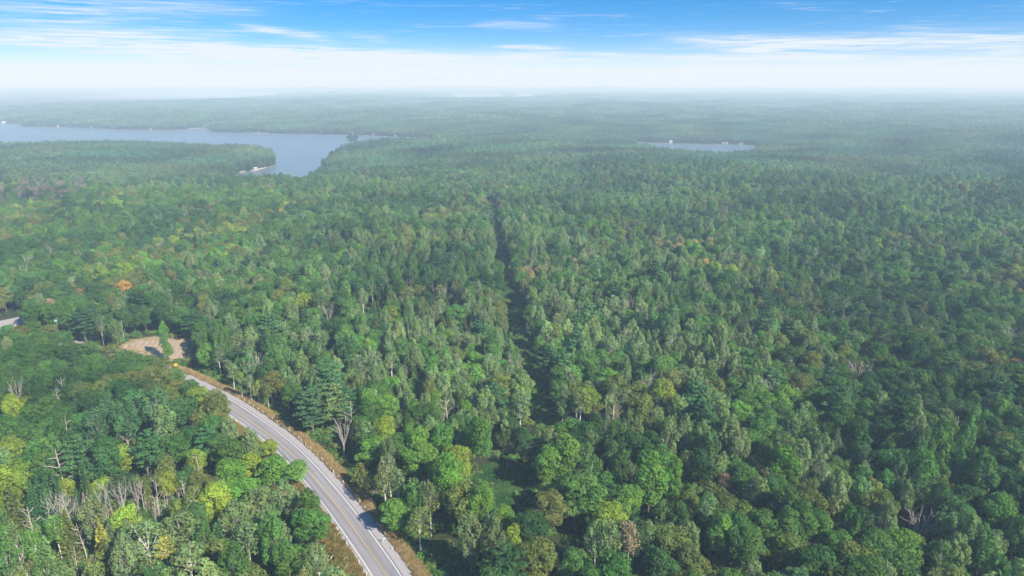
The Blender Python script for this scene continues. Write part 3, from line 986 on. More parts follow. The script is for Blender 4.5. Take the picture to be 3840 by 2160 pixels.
# dead trees, each with its own branches
dxs = np.array([d[0] for d in deads]); dys = np.array([d[1] for d in deads]); dzs = ground_z(dxs, dys)
dl = {}
for j, (u, v, h, s, var) in enumerate(DEAD):
    big = 'tall white' if h > 16 else 'vase-shaped grey' if var % 3 == 1 else 'wide-spreading grey' if s > 1.1 else 'thin pale' if s < .75 else 'bare grey'
    dl.setdefault((big, where(u, v + 40)), []).append(j)
for (big, wh), ids in dl.items():
    ids.sort(key=lambda j: DEAD[j][0])
    for k, j in enumerate(ids):
        o = ordinal(k, len(ids))
        x, y, h, s, var, rz = deads[j]
        root = link('dead_tree', None, None, label=f"{big} leafless dead tree {wh}" + (f", {o}" if o else ''), category='dead tree', group='leafless dead trees')
        root.location = (x, y, float(dzs[j])); root.rotation_euler = (rnd(-.05, .05), rnd(-.05, .05), rz); root.scale = (s, s, h / 16)
        if j == 0:
            root.scale = (1.7, 1.7, h / 16)
        tr, br = DEADS[var]
        link('trunk', tr, root)
        for b in br:
            link('branch', b, root)

# dead spruces, brown needles
for u, v, h, r, lab in ((725, 1612, 12, 1.5, 'narrow dead spruce with rust brown needles inside the road bend'), (2459, 2080, 10, 2.4, 'grey brown dying spruce at the bottom centre'), (310, 1855, 9, 1.0, 'thin brown dead spruce standing in the pale deadwood patch')):
    x, y = map(float, P(u, v, -3 + h))
    root = link('dead_spruce', None, None, label=lab, category='dead spruce')
    root.location = (x, y, float(ground_z(np.array([x]), np.array([y]))[0])); root.scale = (r / 2.7, r / 2.7, h / 15)
    tr, cr, _ = KIND[sp][1]
    link('trunk', tr, root); c = link('crown', cr, root); c.color = (.20, .145, .11, 1)


# ------------------------------------------------------------------ instanced stuff
def scatter(name, label, meshes, pts, rot, scale, color, pickv):
    """one object of kind stuff; its own geometry nodes set the given meshes on its points"""
    n = len(pts)
    me = bpy.data.meshes.new(name)
    me.vertices.add(n)
    me.vertices.foreach_set('co', np.asarray(pts, np.float32).reshape(-1))
    a = me.attributes.new('turn', 'FLOAT_VECTOR', 'POINT')
    rv = np.zeros((n, 3), np.float32); rv[:, 2] = rot
    a.data.foreach_set('vector', rv.reshape(-1))
    a = me.attributes.new('size', 'FLOAT_VECTOR', 'POINT')
    a.data.foreach_set('vector', np.asarray(scale, np.float32).reshape(-1))
    a = me.attributes.new('color', 'FLOAT_COLOR', 'POINT')
    c = np.ones((n, 4), np.float32); c[:, :3] = color
    a.data.foreach_set('color', c.reshape(-1))
    a = me.attributes.new('which', 'INT', 'POINT')
    a.data.foreach_set('value', np.asarray(pickv, np.int32))
    o = link(name, me, None, kind='stuff', label=label)
    ng = bpy.data.node_groups.new(name, 'GeometryNodeTree')
    ng.interface.new_socket('Geometry', in_out='INPUT', socket_type='NodeSocketGeometry')
    ng.interface.new_socket('Geometry', in_out='OUTPUT', socket_type='NodeSocketGeometry')
    nn, ll = ng.nodes, ng.links
    gi, go = nn.new('NodeGroupInput'), nn.new('NodeGroupOutput')
    iop = nn.new('GeometryNodeInstanceOnPoints')
    g2i = nn.new('GeometryNodeGeometryToInstance')
    for ms in meshes:
        src = bpy.data.objects.new(ms.name + '_source', ms)        # never linked to the scene
        oi = nn.new('GeometryNodeObjectInfo')
        oi.inputs['Object'].default_value = src
        oi.inputs['As Instance'].default_value = False
        ll.new(oi.outputs['Geometry'], g2i.inputs[0])
    def attr(nm, ty):
        q = nn.new('GeometryNodeInputNamedAttribute'); q.data_type = ty
        q.inputs[0].default_value = nm
        return q.outputs[0]
    ll.new(gi.outputs[0], iop.inputs['Points'])
    ll.new(g2i.outputs[0], iop.inputs['Instance'])
    iop.inputs['Pick Instance'].default_value = True
    ll.new(attr('which', 'INT'), iop.inputs['Instance Index'])
    ll.new(attr('turn', 'FLOAT_VECTOR'), iop.inputs['Rotation'])
    ll.new(attr('size', 'FLOAT_VECTOR'), iop.inputs['Scale'])
    ll.new(iop.outputs[0], go.inputs[0])
    md = o.modifiers.new('scatter', 'NODES'); md.node_group = ng
    return o


for kind in KIND:
    ids = [i for i in range(len(trees)) if i not in single and trees[i][2] == kind]
    if not ids:
        continue
    word = kind.replace('_tree', '')
    scatter(word + '_forest', f'{word} trees of the wood beyond the nearest ones', [r[2] for r in KIND[kind]], [(trees[i][0], trees[i][1], zs[i]) for i in ids], [trees[i][4] for i in ids],
            [(trees[i][5] * k_, trees[i][5] / k_, trees[i][6]) for i, k_ in zip(ids, RNG.uniform(.86, 1.16, len(ids)))], [trees[i][8] for i in ids], [trees[i][3] % len(KIND[kind]) for i in ids])

# --- leafless stems scattered through the mid wood, thick in the flooded dead wood far left
def in_poly_random(pg, n):
    lo, hi = pg.min(0), pg.max(0)
    out = []
    while len(out) < n:
        q = RNG.uniform(lo, hi, (n * 2, 2))
        out += list(q[inside(q[:, 0], q[:, 1], pg)])
    return np.array(out[:n])


dp = in_poly_random(DEADWOOD, 210)
dn = in_poly_random(DEAD_NEAR, 60)
mid_i = RNG.choice(N, 650, replace=False)
dm = np.c_[fx[mid_i] + 2.5, fy[mid_i] + 2.0]
dm = dm[np.hypot(dm[:, 0], dm[:, 1]) > 200]
cutrow = np.array([np.array(Q(u, 568, 0)) + (rnd(-2, 2), rnd(0, 8)) for u in np.linspace(885, 1050, 34)])
ap = np.vstack([dp, dn, dm, cutrow])
az_ = ground_z(ap[:, 0], ap[:, 1])
asz = np.r_[RNG.uniform(.6, .95, len(dp)), RNG.uniform(.35, .72, len(dn)), RNG.uniform(.88, 1.18, len(dm)), RNG.uniform(.7, 1, len(cutrow))]
scatter('dead_stems', 'leafless grey stems scattered through the wood', DEAD_ALL, np.c_[ap, az_], RNG.uniform(0, 6.28, len(ap)), np.c_[asz * .9, asz * .9, asz], (.4, .35, .3), RNG.integers(0, 5, len(ap)))

# --- undergrowth: low bushes between the trunks, in the meadow and on the road banks
def bush(r=1.6, n=170, leaf=.42):
    s = Soup()
    for k in range(5):
        c = np.array((rnd(-.6, .6) * r, rnd(-.6, .6) * r, r * rnd(.25, .6)))
        leaves(s, c, (r * .55, r * .55, r * .5), n // 5, leaf, low=-.2, col=(rnd(.85, 1.15),) * 3)
    return s


BUSH = [bush().mesh('bush', [M_LEAF]) for _ in range(4)]
q = np.c_[RNG.uniform(-420, 420, 60000), RNG.uniform(100, 430, 60000)]
q = q[(np.abs(q[:, 0]) < q[:, 1] * .8 + 20) & (np.hypot(q[:, 0], q[:, 1]) < 420)]
rd = signed(q[:, 0], q[:, 1], sub)
okb = ((rd < -10.5) | (rd > 6.2)) & ~inside(q[:, 0], q[:, 1], DIRT) & ~inside(q[:, 0], q[:, 1], DIRT2) & ~inside(q[:, 0], q[:, 1], HOLE)
prob = np.where(np.abs(rd) < 22, .9, .3)
prob = np.where(inside(q[:, 0], q[:, 1], MEADOW), .75, prob)
prob = np.where(inside(q[:, 0], q[:, 1], DEAD_NEAR), .9, prob)
okb &= RNG.random(len(q)) < prob
q = q[okb]
cq = []
for a_, b2 in zip(CUT[:-1], CUT[1:]):
    L_ = int(np.hypot(*(b2 - a_)) * 1.3)
    cq += list(a_ + (b2 - a_) * RNG.random((L_, 1)) + RNG.normal(size=(L_, 2)) * 3.2)
q = np.vstack([q, np.array(cq)]); rd = signed(q[:, 0], q[:, 1], sub)
nb_ = len(q)
mea = inside(q[:, 0], q[:, 1], MEADOW)
sb = RNG.uniform(.6, 1.7, nb_); sb = np.where(mea, RNG.uniform(.3, 1.0, nb_) ** 1.5 + .15, sb); sb = np.where(np.abs(rd) < 12, sb * .5, sb)
colb = np.array(TINT[Mi])[None] * RNG.uniform(.7, 1.25, (nb_, 1)) * np.ones(3)
ro = RNG.random(nb_) < .3
colb[ro] = np.array(TINT[O]) * RNG.uniform(.8, 1.1, (ro.sum(), 1))
left = (rd > 0) & (rd < 13)
colb[left] = np.array((.15, .155, .045)) * RNG.uniform(.7, 1.2, (left.sum(), 1))
scatter('undergrowth', 'low leafy undergrowth between the trunks and on the road banks', BUSH, np.c_[q, ground_z(q[:, 0], q[:, 1])], RNG.uniform(0, 6.28, nb_), np.c_[sb, sb, sb * .9], colb, RNG.integers(0, 4, nb_))


def tuft(n=46, h=.9, r=.75):
    s = Soup()
    a = RNG.uniform(0, 6.28, n); d = np.sqrt(RNG.random(n)) * r
    p = np.c_[np.cos(a) * d, np.sin(a) * d, np.zeros(n)]
    b = RNG.uniform(0, 6.28, n)
    sd_ = np.c_[np.cos(b), np.sin(b), np.zeros(n)] * .10
    top = p + np.c_[RNG.normal(size=(n, 2)) * .25, RNG.uniform(.6, 1.1, n) * h]
    s.tris(np.stack([p - sd_, p + sd_, top], 1), (1 + RNG.normal(size=(n, 1)) * .15).clip(.6, 1.4) * np.ones(3))
    return s


TUFT = [tuft().mesh('grass_tuft', [M_LEAF]) for _ in range(4)]


def along(line, i0, i1, n, lo, hi):
    t = RNG.uniform(i0, i1, n)
    c = np.c_[np.interp(t, np.arange(len(line)), line[:, 0]), np.interp(t, np.arange(len(line)), line[:, 1])]
    g = np.gradient(line, axis=0); g /= np.hypot(g[:, 0], g[:, 1])[:, None]
    gg = np.c_[np.interp(t, np.arange(len(line)), g[:, 0]), np.interp(t, np.arange(len(line)), g[:, 1])]
    d = RNG.uniform(lo, hi, n)
    return c + np.c_[gg[:, 1], -gg[:, 0]] * d[:, None], t


nearest = int(np.argmin(np.hypot(CENTRE[:, 0] - ex, CENTRE[:, 1] - ey)))
start = int(np.argmin(np.hypot(CENTRE[:, 0] - R0[7][0], CENTRE[:, 1] - R0[7][1])))
ga, _t = along(CENTRE, start, nearest + 12, 5200, -10.6, -7.0)       # the tall tan grass outside the bend
gb, _t = along(CENTRE, start, nearest + 12, 3200, 4.9, 9.5)
gc, _t = along(CENTRE, start, nearest + 12, 900, -13.5, -10.4)
dpt = in_poly_random(DIRT, 500)
dpt = dpt[seg_dist(dpt[:, 0], dpt[:, 1], DIRT, True) < 5]
g_all = np.vstack([ga, gb, gc, dpt])
gcol = np.vstack([np.array((.33, .25, .115)) * RNG.uniform(.6, 1.2, (len(ga), 1)), np.array((.25, .20, .07)) * RNG.uniform(.6, 1.2, (len(gb), 1)), np.array((.15, .16, .05)) * RNG.uniform(.7, 1.2, (len(gc), 1)), np.array((.28, .24, .10)) * np.ones((len(dpt), 1))])
gs = np.r_[RNG.uniform(.7, 1.3, len(ga)), RNG.uniform(.5, 1.2, len(gb)), RNG.uniform(.7, 1.3, len(gc)), RNG.uniform(.4, .8, len(dpt))]
scatter('dry_grass', 'tall dry tan grass along the road shoulders', TUFT, np.c_[g_all, ground_z(g_all[:, 0], g_all[:, 1])], RNG.uniform(0, 6.28, len(g_all)), np.c_[gs, gs, gs], gcol, RNG.integers(0, 4, len(g_all)))
mp = in_poly_random(MEADOW, 3800)
ms_ = RNG.uniform(.6, 1.3, len(mp))
mcol = np.array((.06, .13, .042)) * RNG.uniform(.6, 1.35, (len(mp), 1)) * (1 + .35 * wave(mp[:, 0], mp[:, 1], 14, 44)[:, None] * np.array((1.3, .5, .3)))
mcol = mcol.clip(.01, 1)
scatter('meadow_grass', 'lush green grass filling the sunken meadow', TUFT, np.c_[mp, ground_z(mp[:, 0], mp[:, 1])], RNG.uniform(0, 6.28, len(mp)), np.c_[ms_ * 1.5, ms_ * 1.5, ms_ * .8], mcol, RNG.integers(0, 4, len(mp)))

# --- rocks on the banks
def rock():
    s = Soup()
    d = RNG.normal(size=(12, 3)); d /= np.linalg.norm(d, axis=1)[:, None]
    import mathutils
    import bmesh
    bm = bmesh.new()
    for p in d * RNG.uniform(.6, 1, (12, 1)):
        bm.verts.new(p * (1, .8, .55))
    bmesh.ops.convex_hull(bm, input=bm.verts)
    bmesh.ops.triangulate(bm, faces=bm.faces)
    s.tris(np.array([[tuple(v.co) for v in f.verts] for f in bm.faces]))
    bm.free()
    return s


M_ROCK = tinted('rock')
ROCK = [rock().mesh('rock', [M_ROCK]) for _ in range(5)]
i_a = int(np.argmin(np.hypot(CENTRE[:, 0] + 63, CENTRE[:, 1] - 205)))
ra, _t = along(CENTRE, i_a, nearest - 4, 1500, -16.5, -10.8)
i_b = int(np.argmin(np.hypot(CENTRE[:, 0] + 41, CENTRE[:, 1] - 166)))
rb, _t = along(CENTRE, i_b, nearest + 6, 420, 9.5, 15.0)
r_all = np.vstack([ra, rb])
rs = np.r_[RNG.uniform(.2, .75, len(ra)), RNG.uniform(.25, .8, len(rb))]
rcol = np.vstack([np.array((.16, .145, .135)) * RNG.uniform(.6, 1.35, (len(ra), 1)), np.array((.24, .17, .14)) * RNG.uniform(.5, 1.4, (len(rb), 1))])
scatter('rubble', 'broken rock spilling down the road banks', ROCK, np.c_[r_all, ground_z(r_all[:, 0], r_all[:, 1]) + .12], RNG.uniform(0, 6.28, len(r_all)), np.c_[rs, rs, rs], rcol, RNG.integers(0, 5, len(r_all)))

# ------------------------------------------------------------------ far forest in patches
MINI = [broadleaf(16, 4.8, .3, 13, .13, .38, 'round', .95)[1] for _ in range(5)] + [broadleaf(16.5, 4.3, .3, 13, .13, .38, 'oval', .95)[1] for _ in range(3)]
MINI_C = [conifer(17, 3.0, 9, .2, 1.0, .12)[1] for _ in range(2)]


def near_patch(size, nt):
    s = Soup()
    n = int(math.sqrt(nt) + .5)
    for a in range(n):
        for b in range(n):
            x = ((a + .5) / n - .5) * size + rnd(-.4, .4) * size / n; y = ((b + .5) / n - .5) * size + rnd(-.4, .4) * size / n
            sh = rnd(.75, 1.25); k = rnd(.8, 1.2)
            col = np.array((sh * rnd(.85, 1.25), sh, sh * rnd(.85, 1.15)))
            if RNG.random() < .07:
                s.add(MINI_C[int(RNG.integers(2))], (x, y, 0), rnd(0, 6.28), k, col * .6)
            else:
                s.add(MINI[int(RNG.integers(8))], (x, y, rnd(-1.5, 1.0)), rnd(0, 6.28), k, col)
    return s


def far_patch(size, ntree, rr, ntri, leaf, hgt):
    s = Soup()
    n = int(math.sqrt(ntree) + .5)
    for a in range(n):
        for b in range(n):
            r = rr * rnd(.75, 1.25)
            x = ((a + .5) / n - .5) * size + rnd(-.35, .35) * size / n; y = ((b + .5) / n - .5) * size + rnd(-.35, .35) * size / n
            h = hgt * rnd(.75, 1.12)
            sh = rnd(.72, 1.25)
            col = np.array((sh * rnd(.85, 1.25), sh, sh * rnd(.85, 1.15)))
            q = RNG.random()
            if q < .07:      # conifer: taller and pointed
                z = RNG.random(ntri) ** 1.3
                th = RNG.uniform(0, 6.28, ntri)
                pr = r * .62 * (1 - z) + .15
                p = np.c_[x + np.cos(th) * pr, y + np.sin(th) * pr, z * h * 1.22]
                t = np.c_[-np.sin(th), np.cos(th), np.zeros(ntri)] * leaf * .5
                s.tris(np.stack([p - t, p + t, p + np.c_[np.cos(th) * .15, np.sin(th) * .15, np.full(ntri, leaf * .9)]], 1), col * .62)
            else:
                if q > .975:
                    col = col * np.array((2.2, 1.5, 1.1))
                leaves(s, (x, y, h * .6), (r, r, h * .42), ntri, leaf, low=-.35, shell=.82, rough=.7, var=.12, col=col)
    return s


FP_A = [near_patch(22, 9).mesh('far_trees', [M_LEAF]) for _ in range(14)]
FP_B = [far_patch(50, 36, 5.2, 60, 2.2, 16).mesh('far_trees', [M_LEAF]) for _ in range(8)]
FP_C = [far_patch(120, 144, 6.2, 22, 4.2, 17).mesh('far_trees', [M_LEAF]) for _ in range(6)]


def far_field(name, label, meshes, step, r0, r1, edge):
    yy, xx = np.meshgrid(np.arange(-r1 * .1, r1, step), np.arange(-r1 * .8, r1 * .8, step))
    xx = (xx + RNG.uniform(-.12, .12, xx.shape) * step).ravel(); yy = (yy + RNG.uniform(-.12, .12, yy.shape) * step).ravel()
    r = np.hypot(xx, yy)
    m = (r >= r0) & (r < r1) & (np.abs(xx) < yy * .80 + 60)
    xx, yy = xx[m], yy[m]
    sd_ = lake_sd(xx, yy)
    m = sd_ < -edge
    if False:
        pass
    xx, yy, sd_ = xx[m], yy[m], sd_[m]
    z = ground_z(xx, yy, sd_)
    n = len(xx)
    a = wave(xx, yy, 260, 40)[:, None]; b = wave(xx, yy, 420, 43)[:, None]
    c = np.array((.064, .128, .056))[None] * (1 + .36 * a + RNG.normal(size=(n, 1)) * .08)
    c = c * (1 + b * np.array((.30, .06, -.1)))
    scatter(name, label, meshes, np.c_[xx, yy, z], RNG.integers(0, 4, n) * math.pi / 2, np.c_[np.full((n, 2), 1.04), RNG.uniform(.92, 1.08, (n, 1))], c.clip(.01, 1), RNG.integers(0, len(meshes), n))


far_field('lakeside_forest', 'unbroken forest canopy reaching to the lake shores', FP_A, 21.5, R1 - 6, 2300, 9)
far_field('distant_forest', 'hazy forest canopy beyond the lake', FP_B, 49, 2280, 6600, 12)
far_field('horizon_forest', 'faint forest canopy fading into the horizon haze', FP_C, 118, 6560, 14500, 25)
# a fringe of single trees right at the waterline, where the patches stop short
fr = []
per = np.vstack([LAKE, LAKE[:1]])
for a, b in zip(per[:-1], per[1:]):
    L = np.hypot(*(b - a))
    for t in np.arange(0, 1, 5.0 / max(L, 5)):
        for _ in range(2):
            fr.append(a + (b - a) * t + RNG.normal(size=2) * 6)
fr = np.array(fr)
isl = np.array([(ISLAND[0] + rnd(-13, 13), ISLAND[1] + rnd(-13, 13)) for _ in range(46)])
fr = np.vstack([fr, isl])
fr = fr[(np.abs(fr[:, 0]) < fr[:, 1] * .8 + 40) & (fr[:, 1] < 2700)]
sdf = lake_sd(fr[:, 0], fr[:, 1])
m = (sdf < -1.0) & (sdf > -14)
fr, sdf = fr[m], sdf[m]
nf = len(fr)
mixm = [KIND[ma][0][2], KIND[oa][0][2], KIND[pi][0][2], KIND[sp][0][2], KIND[ce][0][2], KIND[pi][1][2], KIND[po][0][2]]
fs = RNG.uniform(.65, .95, nf)
fc = np.array((.055, .10, .034)) * RNG.uniform(.6, 1.4, (nf, 1))
scatter('shoreline_forest', 'trees leaning over the lake shores', mixm, np.c_[fr, ground_z(fr[:, 0], fr[:, 1], sdf) - .3], RNG.uniform(0, 6.28, nf), np.c_[fs, fs, fs * RNG.uniform(.85, 1.05, nf)], fc, RNG.integers(0, 7, nf))

# ------------------------------------------------------------------ ground
rad = [30.0]
while rad[-1] < 60000:
    rad.append(rad[-1] * (1.011 if 100 < rad[-1] < 3200 else 1.03))
rad = np.array(rad)
ang = np.r_[np.arange(-48, 48, .25), np.arange(48, 312, 6)]
A = np.radians(ang)
gxx = rad[:, None] * np.sin(A)[None]; gyy = rad[:, None] * np.cos(A)[None]
vx, vy = gxx.ravel(), gyy.ravel()
gsd = lake_sd(vx, vy)
vz = ground_z(vx, vy, gsd)
nr, na = gxx.shape
verts = np.c_[vx, vy, vz]
cen = len(verts)
verts = np.vstack([verts, [(0, 0, -3.0)]])
ii, jj = np.meshgrid(np.arange(nr - 1), np.arange(na), indexing='ij')
j2 = (jj + 1) % na
faces = np.stack([ii * na + jj, ii * na + j2, (ii + 1) * na + j2, (ii + 1) * na + jj], -1).reshape(-1, 4)[:, ::-1]
gme = bpy.data.meshes.new('ground')
tri_c = np.array([(cen, (j + 1) % na, j) for j in range(na)])
nv, nq, nt = len(verts), len(faces), len(tri_c)
gme.vertices.add(nv); gme.vertices.foreach_set('co', verts.astype(np.float32).reshape(-1))
gme.loops.add(nq * 4 + nt * 3); gme.polygons.add(nq + nt)
gme.loops.foreach_set('vertex_index', np.r_[faces.reshape(-1), tri_c.reshape(-1)].astype(np.int32))
gme.polygons.foreach_set('loop_start', np.r_[np.arange(nq) * 4, nq * 4 + np.arange(nt) * 3].astype(np.int32))
gme.polygons.foreach_set('use_smooth', np.ones(nq + nt, bool))
gme.update(calc_edges=True)
# what the ground is covered with: red = verge soil, green = bare dirt, blue = forest canopy far away
cov = np.zeros((nv, 4), np.float32); cov[:, 3] = 1
rdv = np.abs(signed(verts[:, 0], verts[:, 1], sub))
cov[:, 0] = 1 - ss(11, 16, rdv)
dd_ = seg_dist(verts[:, 0], verts[:, 1], DIRT, True); ins = inside(verts[:, 0], verts[:, 1], DIRT) | inside(verts[:, 0], verts[:, 1], DIRT2)
cov[:, 1] = np.where(ins, 1, 0)
cov[:, 2] = ss(9000, 14500, np.hypot(verts[:, 0], verts[:, 1]))
at = gme.attributes.new('cover', 'FLOAT_COLOR', 'POINT'); at.data.foreach_set('color', cov.reshape(-1))
m_g, n, l = new_mat('ground')
o = n.new('ShaderNodeOutputMaterial'); b = n.new('ShaderNodeBsdfPrincipled'); b.inputs['Roughness'].default_value = .95
b.inputs['Specular IOR Level'].default_value = .1
tcg = n.new('ShaderNodeTexCoord')
no = n.new('ShaderNodeTexNoise'); no.inputs['Scale'].default_value = .35; no.inputs['Detail'].default_value = 8
l.new(tcg.outputs['Object'], no.inputs['Vector'])
no2 = n.new('ShaderNodeTexNoise'); no2.inputs['Scale'].default_value = .006; no2.inputs['Detail'].default_value = 10
l.new(tcg.outputs['Object'], no2.inputs['Vector'])


def nmix(f, a, b_):
    q = n.new('ShaderNodeMix'); q.data_type = 'RGBA'
    l.new(f, q.inputs[0]) if not isinstance(f, float) else setattr(q.inputs[0], 'default_value', f)
    for k, v in ((6, a), (7, b_)):
        if isinstance(v, tuple):
            q.inputs[k].default_value = (*v, 1)
        else:
            l.new(v, q.inputs[k])
    return q.outputs[2]


ca = n.new('ShaderNodeAttribute'); ca.attribute_name = 'cover'
sc_ = n.new('ShaderNodeSeparateColor'); l.new(ca.outputs['Color'], sc_.inputs[0])
floor = nmix(no.outputs[0], (.025, .042, .014), (.055, .06, .028))
soil = nmix(no.outputs[0], (.08, .08, .035), (.20, .165, .09))
wv = n.new('ShaderNodeTexWave'); wv.inputs['Scale'].default_value = .12; wv.inputs['Distortion'].default_value = 9; wv.inputs['Detail'].default_value = 3
l.new(tcg.outputs['Object'], wv.inputs['Vector'])
dirt_a = nmix(no.outputs[0], (.22, .15, .10), (.44, .31, .21))
dirt = nmix(wv.outputs[1], dirt_a, (.40, .33, .24))
can = nmix(no2.outputs[0], (.025, .05, .018), (.065, .10, .03))
x1 = nmix(sc_.outputs[0], floor, soil)
x2 = nmix(sc_.outputs[1], x1, dirt)
x3 = nmix(sc_.outputs[2], x2, can)
l.new(x3, b.inputs['Base Color'])
bp = n.new('ShaderNodeBump'); bp.inputs['Distance'].default_value = .4; l.new(no.outputs[0], bp.inputs['Height']); l.new(bp.outputs[0], b.inputs['Normal'])
l.new(b.outputs[0], o.inputs[0])
gme.materials.append(m_g)
g = link('ground', gme, None, kind='structure', label='rolling forest floor under the trees, reaching to the horizon')

# water: one sheet per lake
m_w, n, l = new_mat('lake_water')
o = n.new('ShaderNodeOutputMaterial'); b = n.new('ShaderNodeBsdfPrincipled')
b.inputs['Base Color'].default_value = (.12, .155, .185, 1); b.inputs['Roughness'].default_value = .28; b.inputs['IOR'].default_value = 1.33
tcw = n.new('ShaderNodeTexCoord'); mp_ = n.new('ShaderNodeMapping'); mp_.inputs['Scale'].default_value = (.5, 1.6, 1)
l.new(tcw.outputs['Object'], mp_.inputs['Vector'])
nw = n.new('ShaderNodeTexNoise'); nw.inputs['Scale'].default_value = .25; nw.inputs['Detail'].default_value = 6
l.new(mp_.outputs[0], nw.inputs['Vector'])
bp = n.new('ShaderNodeBump'); bp.inputs['Strength'].default_value = .5; bp.inputs['Distance'].default_value = .5
l.new(nw.outputs[0], bp.inputs['Height']); l.new(bp.outputs[0], b.inputs['Normal'])
l.new(b.outputs[0], o.inputs[0])
import bmesh
for k, pg in enumerate([LAKE] + FAR_LAKES):
    lo, hi = pg.min(0) - 30, pg.max(0) + 30
    me = bpy.data.meshes.new('lake')
    me.from_pydata([(lo[0], lo[1], WATER_Z), (hi[0], lo[1], WATER_Z), (hi[0], hi[1], WATER_Z), (lo[0], hi[1], WATER_Z)], [], [(0, 1, 2, 3)])
    me.materials.append(m_w)
    link('lake', me, None, kind='structure', label=('long pale lake lying across the forest' if k == 0 else 'thin far lake almost lost in the haze'))


# ------------------------------------------------------------------ road
def ribbon(name, line, d0, d1, z, mat, i0=0, i1=None, parent=None, wob=0.0, **props):
    a, b_ = offset(line, d0)[i0:i1], offset(line, d1)[i0:i1]
    if wob:
        t = np.arange(len(b_))
        k = (wave(t * 2.0, t * 0.0, 9, 50) * wob)[:, None]
        b_ = b_ + (b_ - a) / np.hypot(*(b_ - a).T)[:, None] * k
    nn_ = len(a)
    vs = [(x, y, z) for x, y in a] + [(x, y, z) for x, y in b_]
    fs_ = [(k, k + 1, nn_ + k + 1, nn_ + k) if d0 < d1 else (k + 1, k, nn_ + k, nn_ + k + 1) for k in range(nn_ - 1)]
    fs_ = [f[::-1] for f in fs_]
    me = bpy.data.meshes.new(name)
    me.from_pydata(vs, [], fs_)
    # distance across and along the road for the surface wear
    uv = me.uv_layers.new(name='road')
    along_ = np.r_[0, np.cumsum(np.hypot(*np.diff(a, axis=0).T))]
    for p in me.polygons:
        for li in p.loop_indices:
            vi = me.loops[li].vertex_index
            uv.data[li].uv = ((d0, along_[vi]) if vi < nn_ else (d1, along_[vi - nn_]))
    me.materials.append(mat)
    return link(name, me, parent, **props)


m_a, n, l = new_mat('asphalt')
o = n.new('ShaderNodeOutputMaterial'); b = n.new('ShaderNodeBsdfPrincipled'); b.inputs['Roughness'].default_value = .85
uvn = n.new('ShaderNodeUVMap'); uvn.uv_map = 'road'
mpn = n.new('ShaderNodeMapping'); mpn.inputs['Scale'].default_value = (1.4, .05, 1)
l.new(uvn.outputs[0], mpn.inputs['Vector'])
n1 = n.new('ShaderNodeTexNoise'); n1.inputs['Scale'].default_value = 1.0; n1.inputs['Detail'].default_value = 6
l.new(mpn.outputs[0], n1.inputs['Vector'])
n2 = n.new('ShaderNodeTexNoise'); n2.inputs['Scale'].default_value = .9; n2.inputs['Detail'].default_value = 8
tco = n.new('ShaderNodeTexCoord'); l.new(tco.outputs['Object'], n2.inputs['Vector'])
base_c = nmix(n1.outputs[0], (.15, .145, .15), (.36, .35, .355))
c2 = nmix(n2.outputs[0], (.20, .197, .20), (.33, .32, .32))
mm = n.new('ShaderNodeMix'); mm.data_type = 'RGBA'; mm.inputs[0].default_value = .3
l.new(base_c, mm.inputs[6]); l.new(c2, mm.inputs[7])
# cracks
vor = n.new('ShaderNodeTexVoronoi'); vor.feature = 'DISTANCE_TO_EDGE'; vor.inputs['Scale'].default_value = .045
nz = n.new('ShaderNodeVectorMath'); nz.operation = 'ADD'
l.new(tco.outputs['Object'], nz.inputs[0]); l.new(n2.outputs[1], nz.inputs[1])
l.new(nz.outputs[0], vor.inputs['Vector'])
lt = n.new('ShaderNodeMath'); lt.operation = 'LESS_THAN'; lt.inputs[1].default_value = .004
l.new(vor.outputs[0], lt.inputs[0])
mk = n.new('ShaderNodeMath'); mk.operation = 'MULTIPLY'; mk.inputs[1].default_value = .3; l.new(lt.outputs[0], mk.inputs[0])
mp3 = n.new('ShaderNodeMapping'); mp3.inputs['Scale'].default_value = (.85, .012, 1)
l.new(uvn.outputs[0], mp3.inputs['Vector'])
n3 = n.new('ShaderNodeTexNoise'); n3.inputs['Scale'].default_value = 1.0; n3.inputs['Detail'].default_value = 3
l.new(mp3.outputs[0], n3.inputs['Vector'])
rp = n.new('ShaderNodeValToRGB'); rp.color_ramp.elements[0].position = .42; rp.color_ramp.elements[1].position = .60
rp.color_ramp.elements[0].color = (.80, .79, .82, 1); rp.color_ramp.elements[1].color = (1.08, 1.06, 1.05, 1)
l.new(n3.outputs[0], rp.inputs[0])
tm = n.new('ShaderNodeVectorMath'); tm.operation = 'MULTIPLY'; l.new(mm.outputs[2], tm.inputs[0]); l.new(rp.outputs[0], tm.inputs[1])
fin = nmix(mk.outputs[0], tm.outputs[0], (.07, .07, .07))
l.new(fin, b.inputs['Base Color']); l.new(b.outputs[0], o.inputs[0])
m_gr, n, l = new_mat('gravel')
o = n.new('ShaderNodeOutputMaterial'); b = n.new('ShaderNodeBsdfPrincipled'); b.inputs['Roughness'].default_value = .95
tco = n.new('ShaderNodeTexCoord'); n2 = n.new('ShaderNodeTexNoise'); n2.inputs['Scale'].default_value = 1.3; n2.inputs['Detail'].default_value = 9; n2.inputs['Roughness'].default_value = .7
l.new(tco.outputs['Object'], n2.inputs['Vector'])
l.new(nmix(n2.outputs[0], (.22, .195, .19), (.46, .43, .43)), b.inputs['Base Color']); l.new(b.outputs[0], o.inputs[0])
M_WHITE = simple('white_road_paint', (.66, .66, .66), .6, .25, 1.2)
M_YELLOW = simple('yellow_road_paint', (.52, .34, .10), .6, .2, 2)
ribbon('road_shoulder', CENTRE, -6.9, 5.0, .012, m_gr, wob=.35, kind='structure', label='pale gravel shoulder on both sides of the road')
road = ribbon('road', CENTRE, -4.05, 3.95, .05, m_a, kind='structure', label='curving two-lane grey asphalt road through the forest')
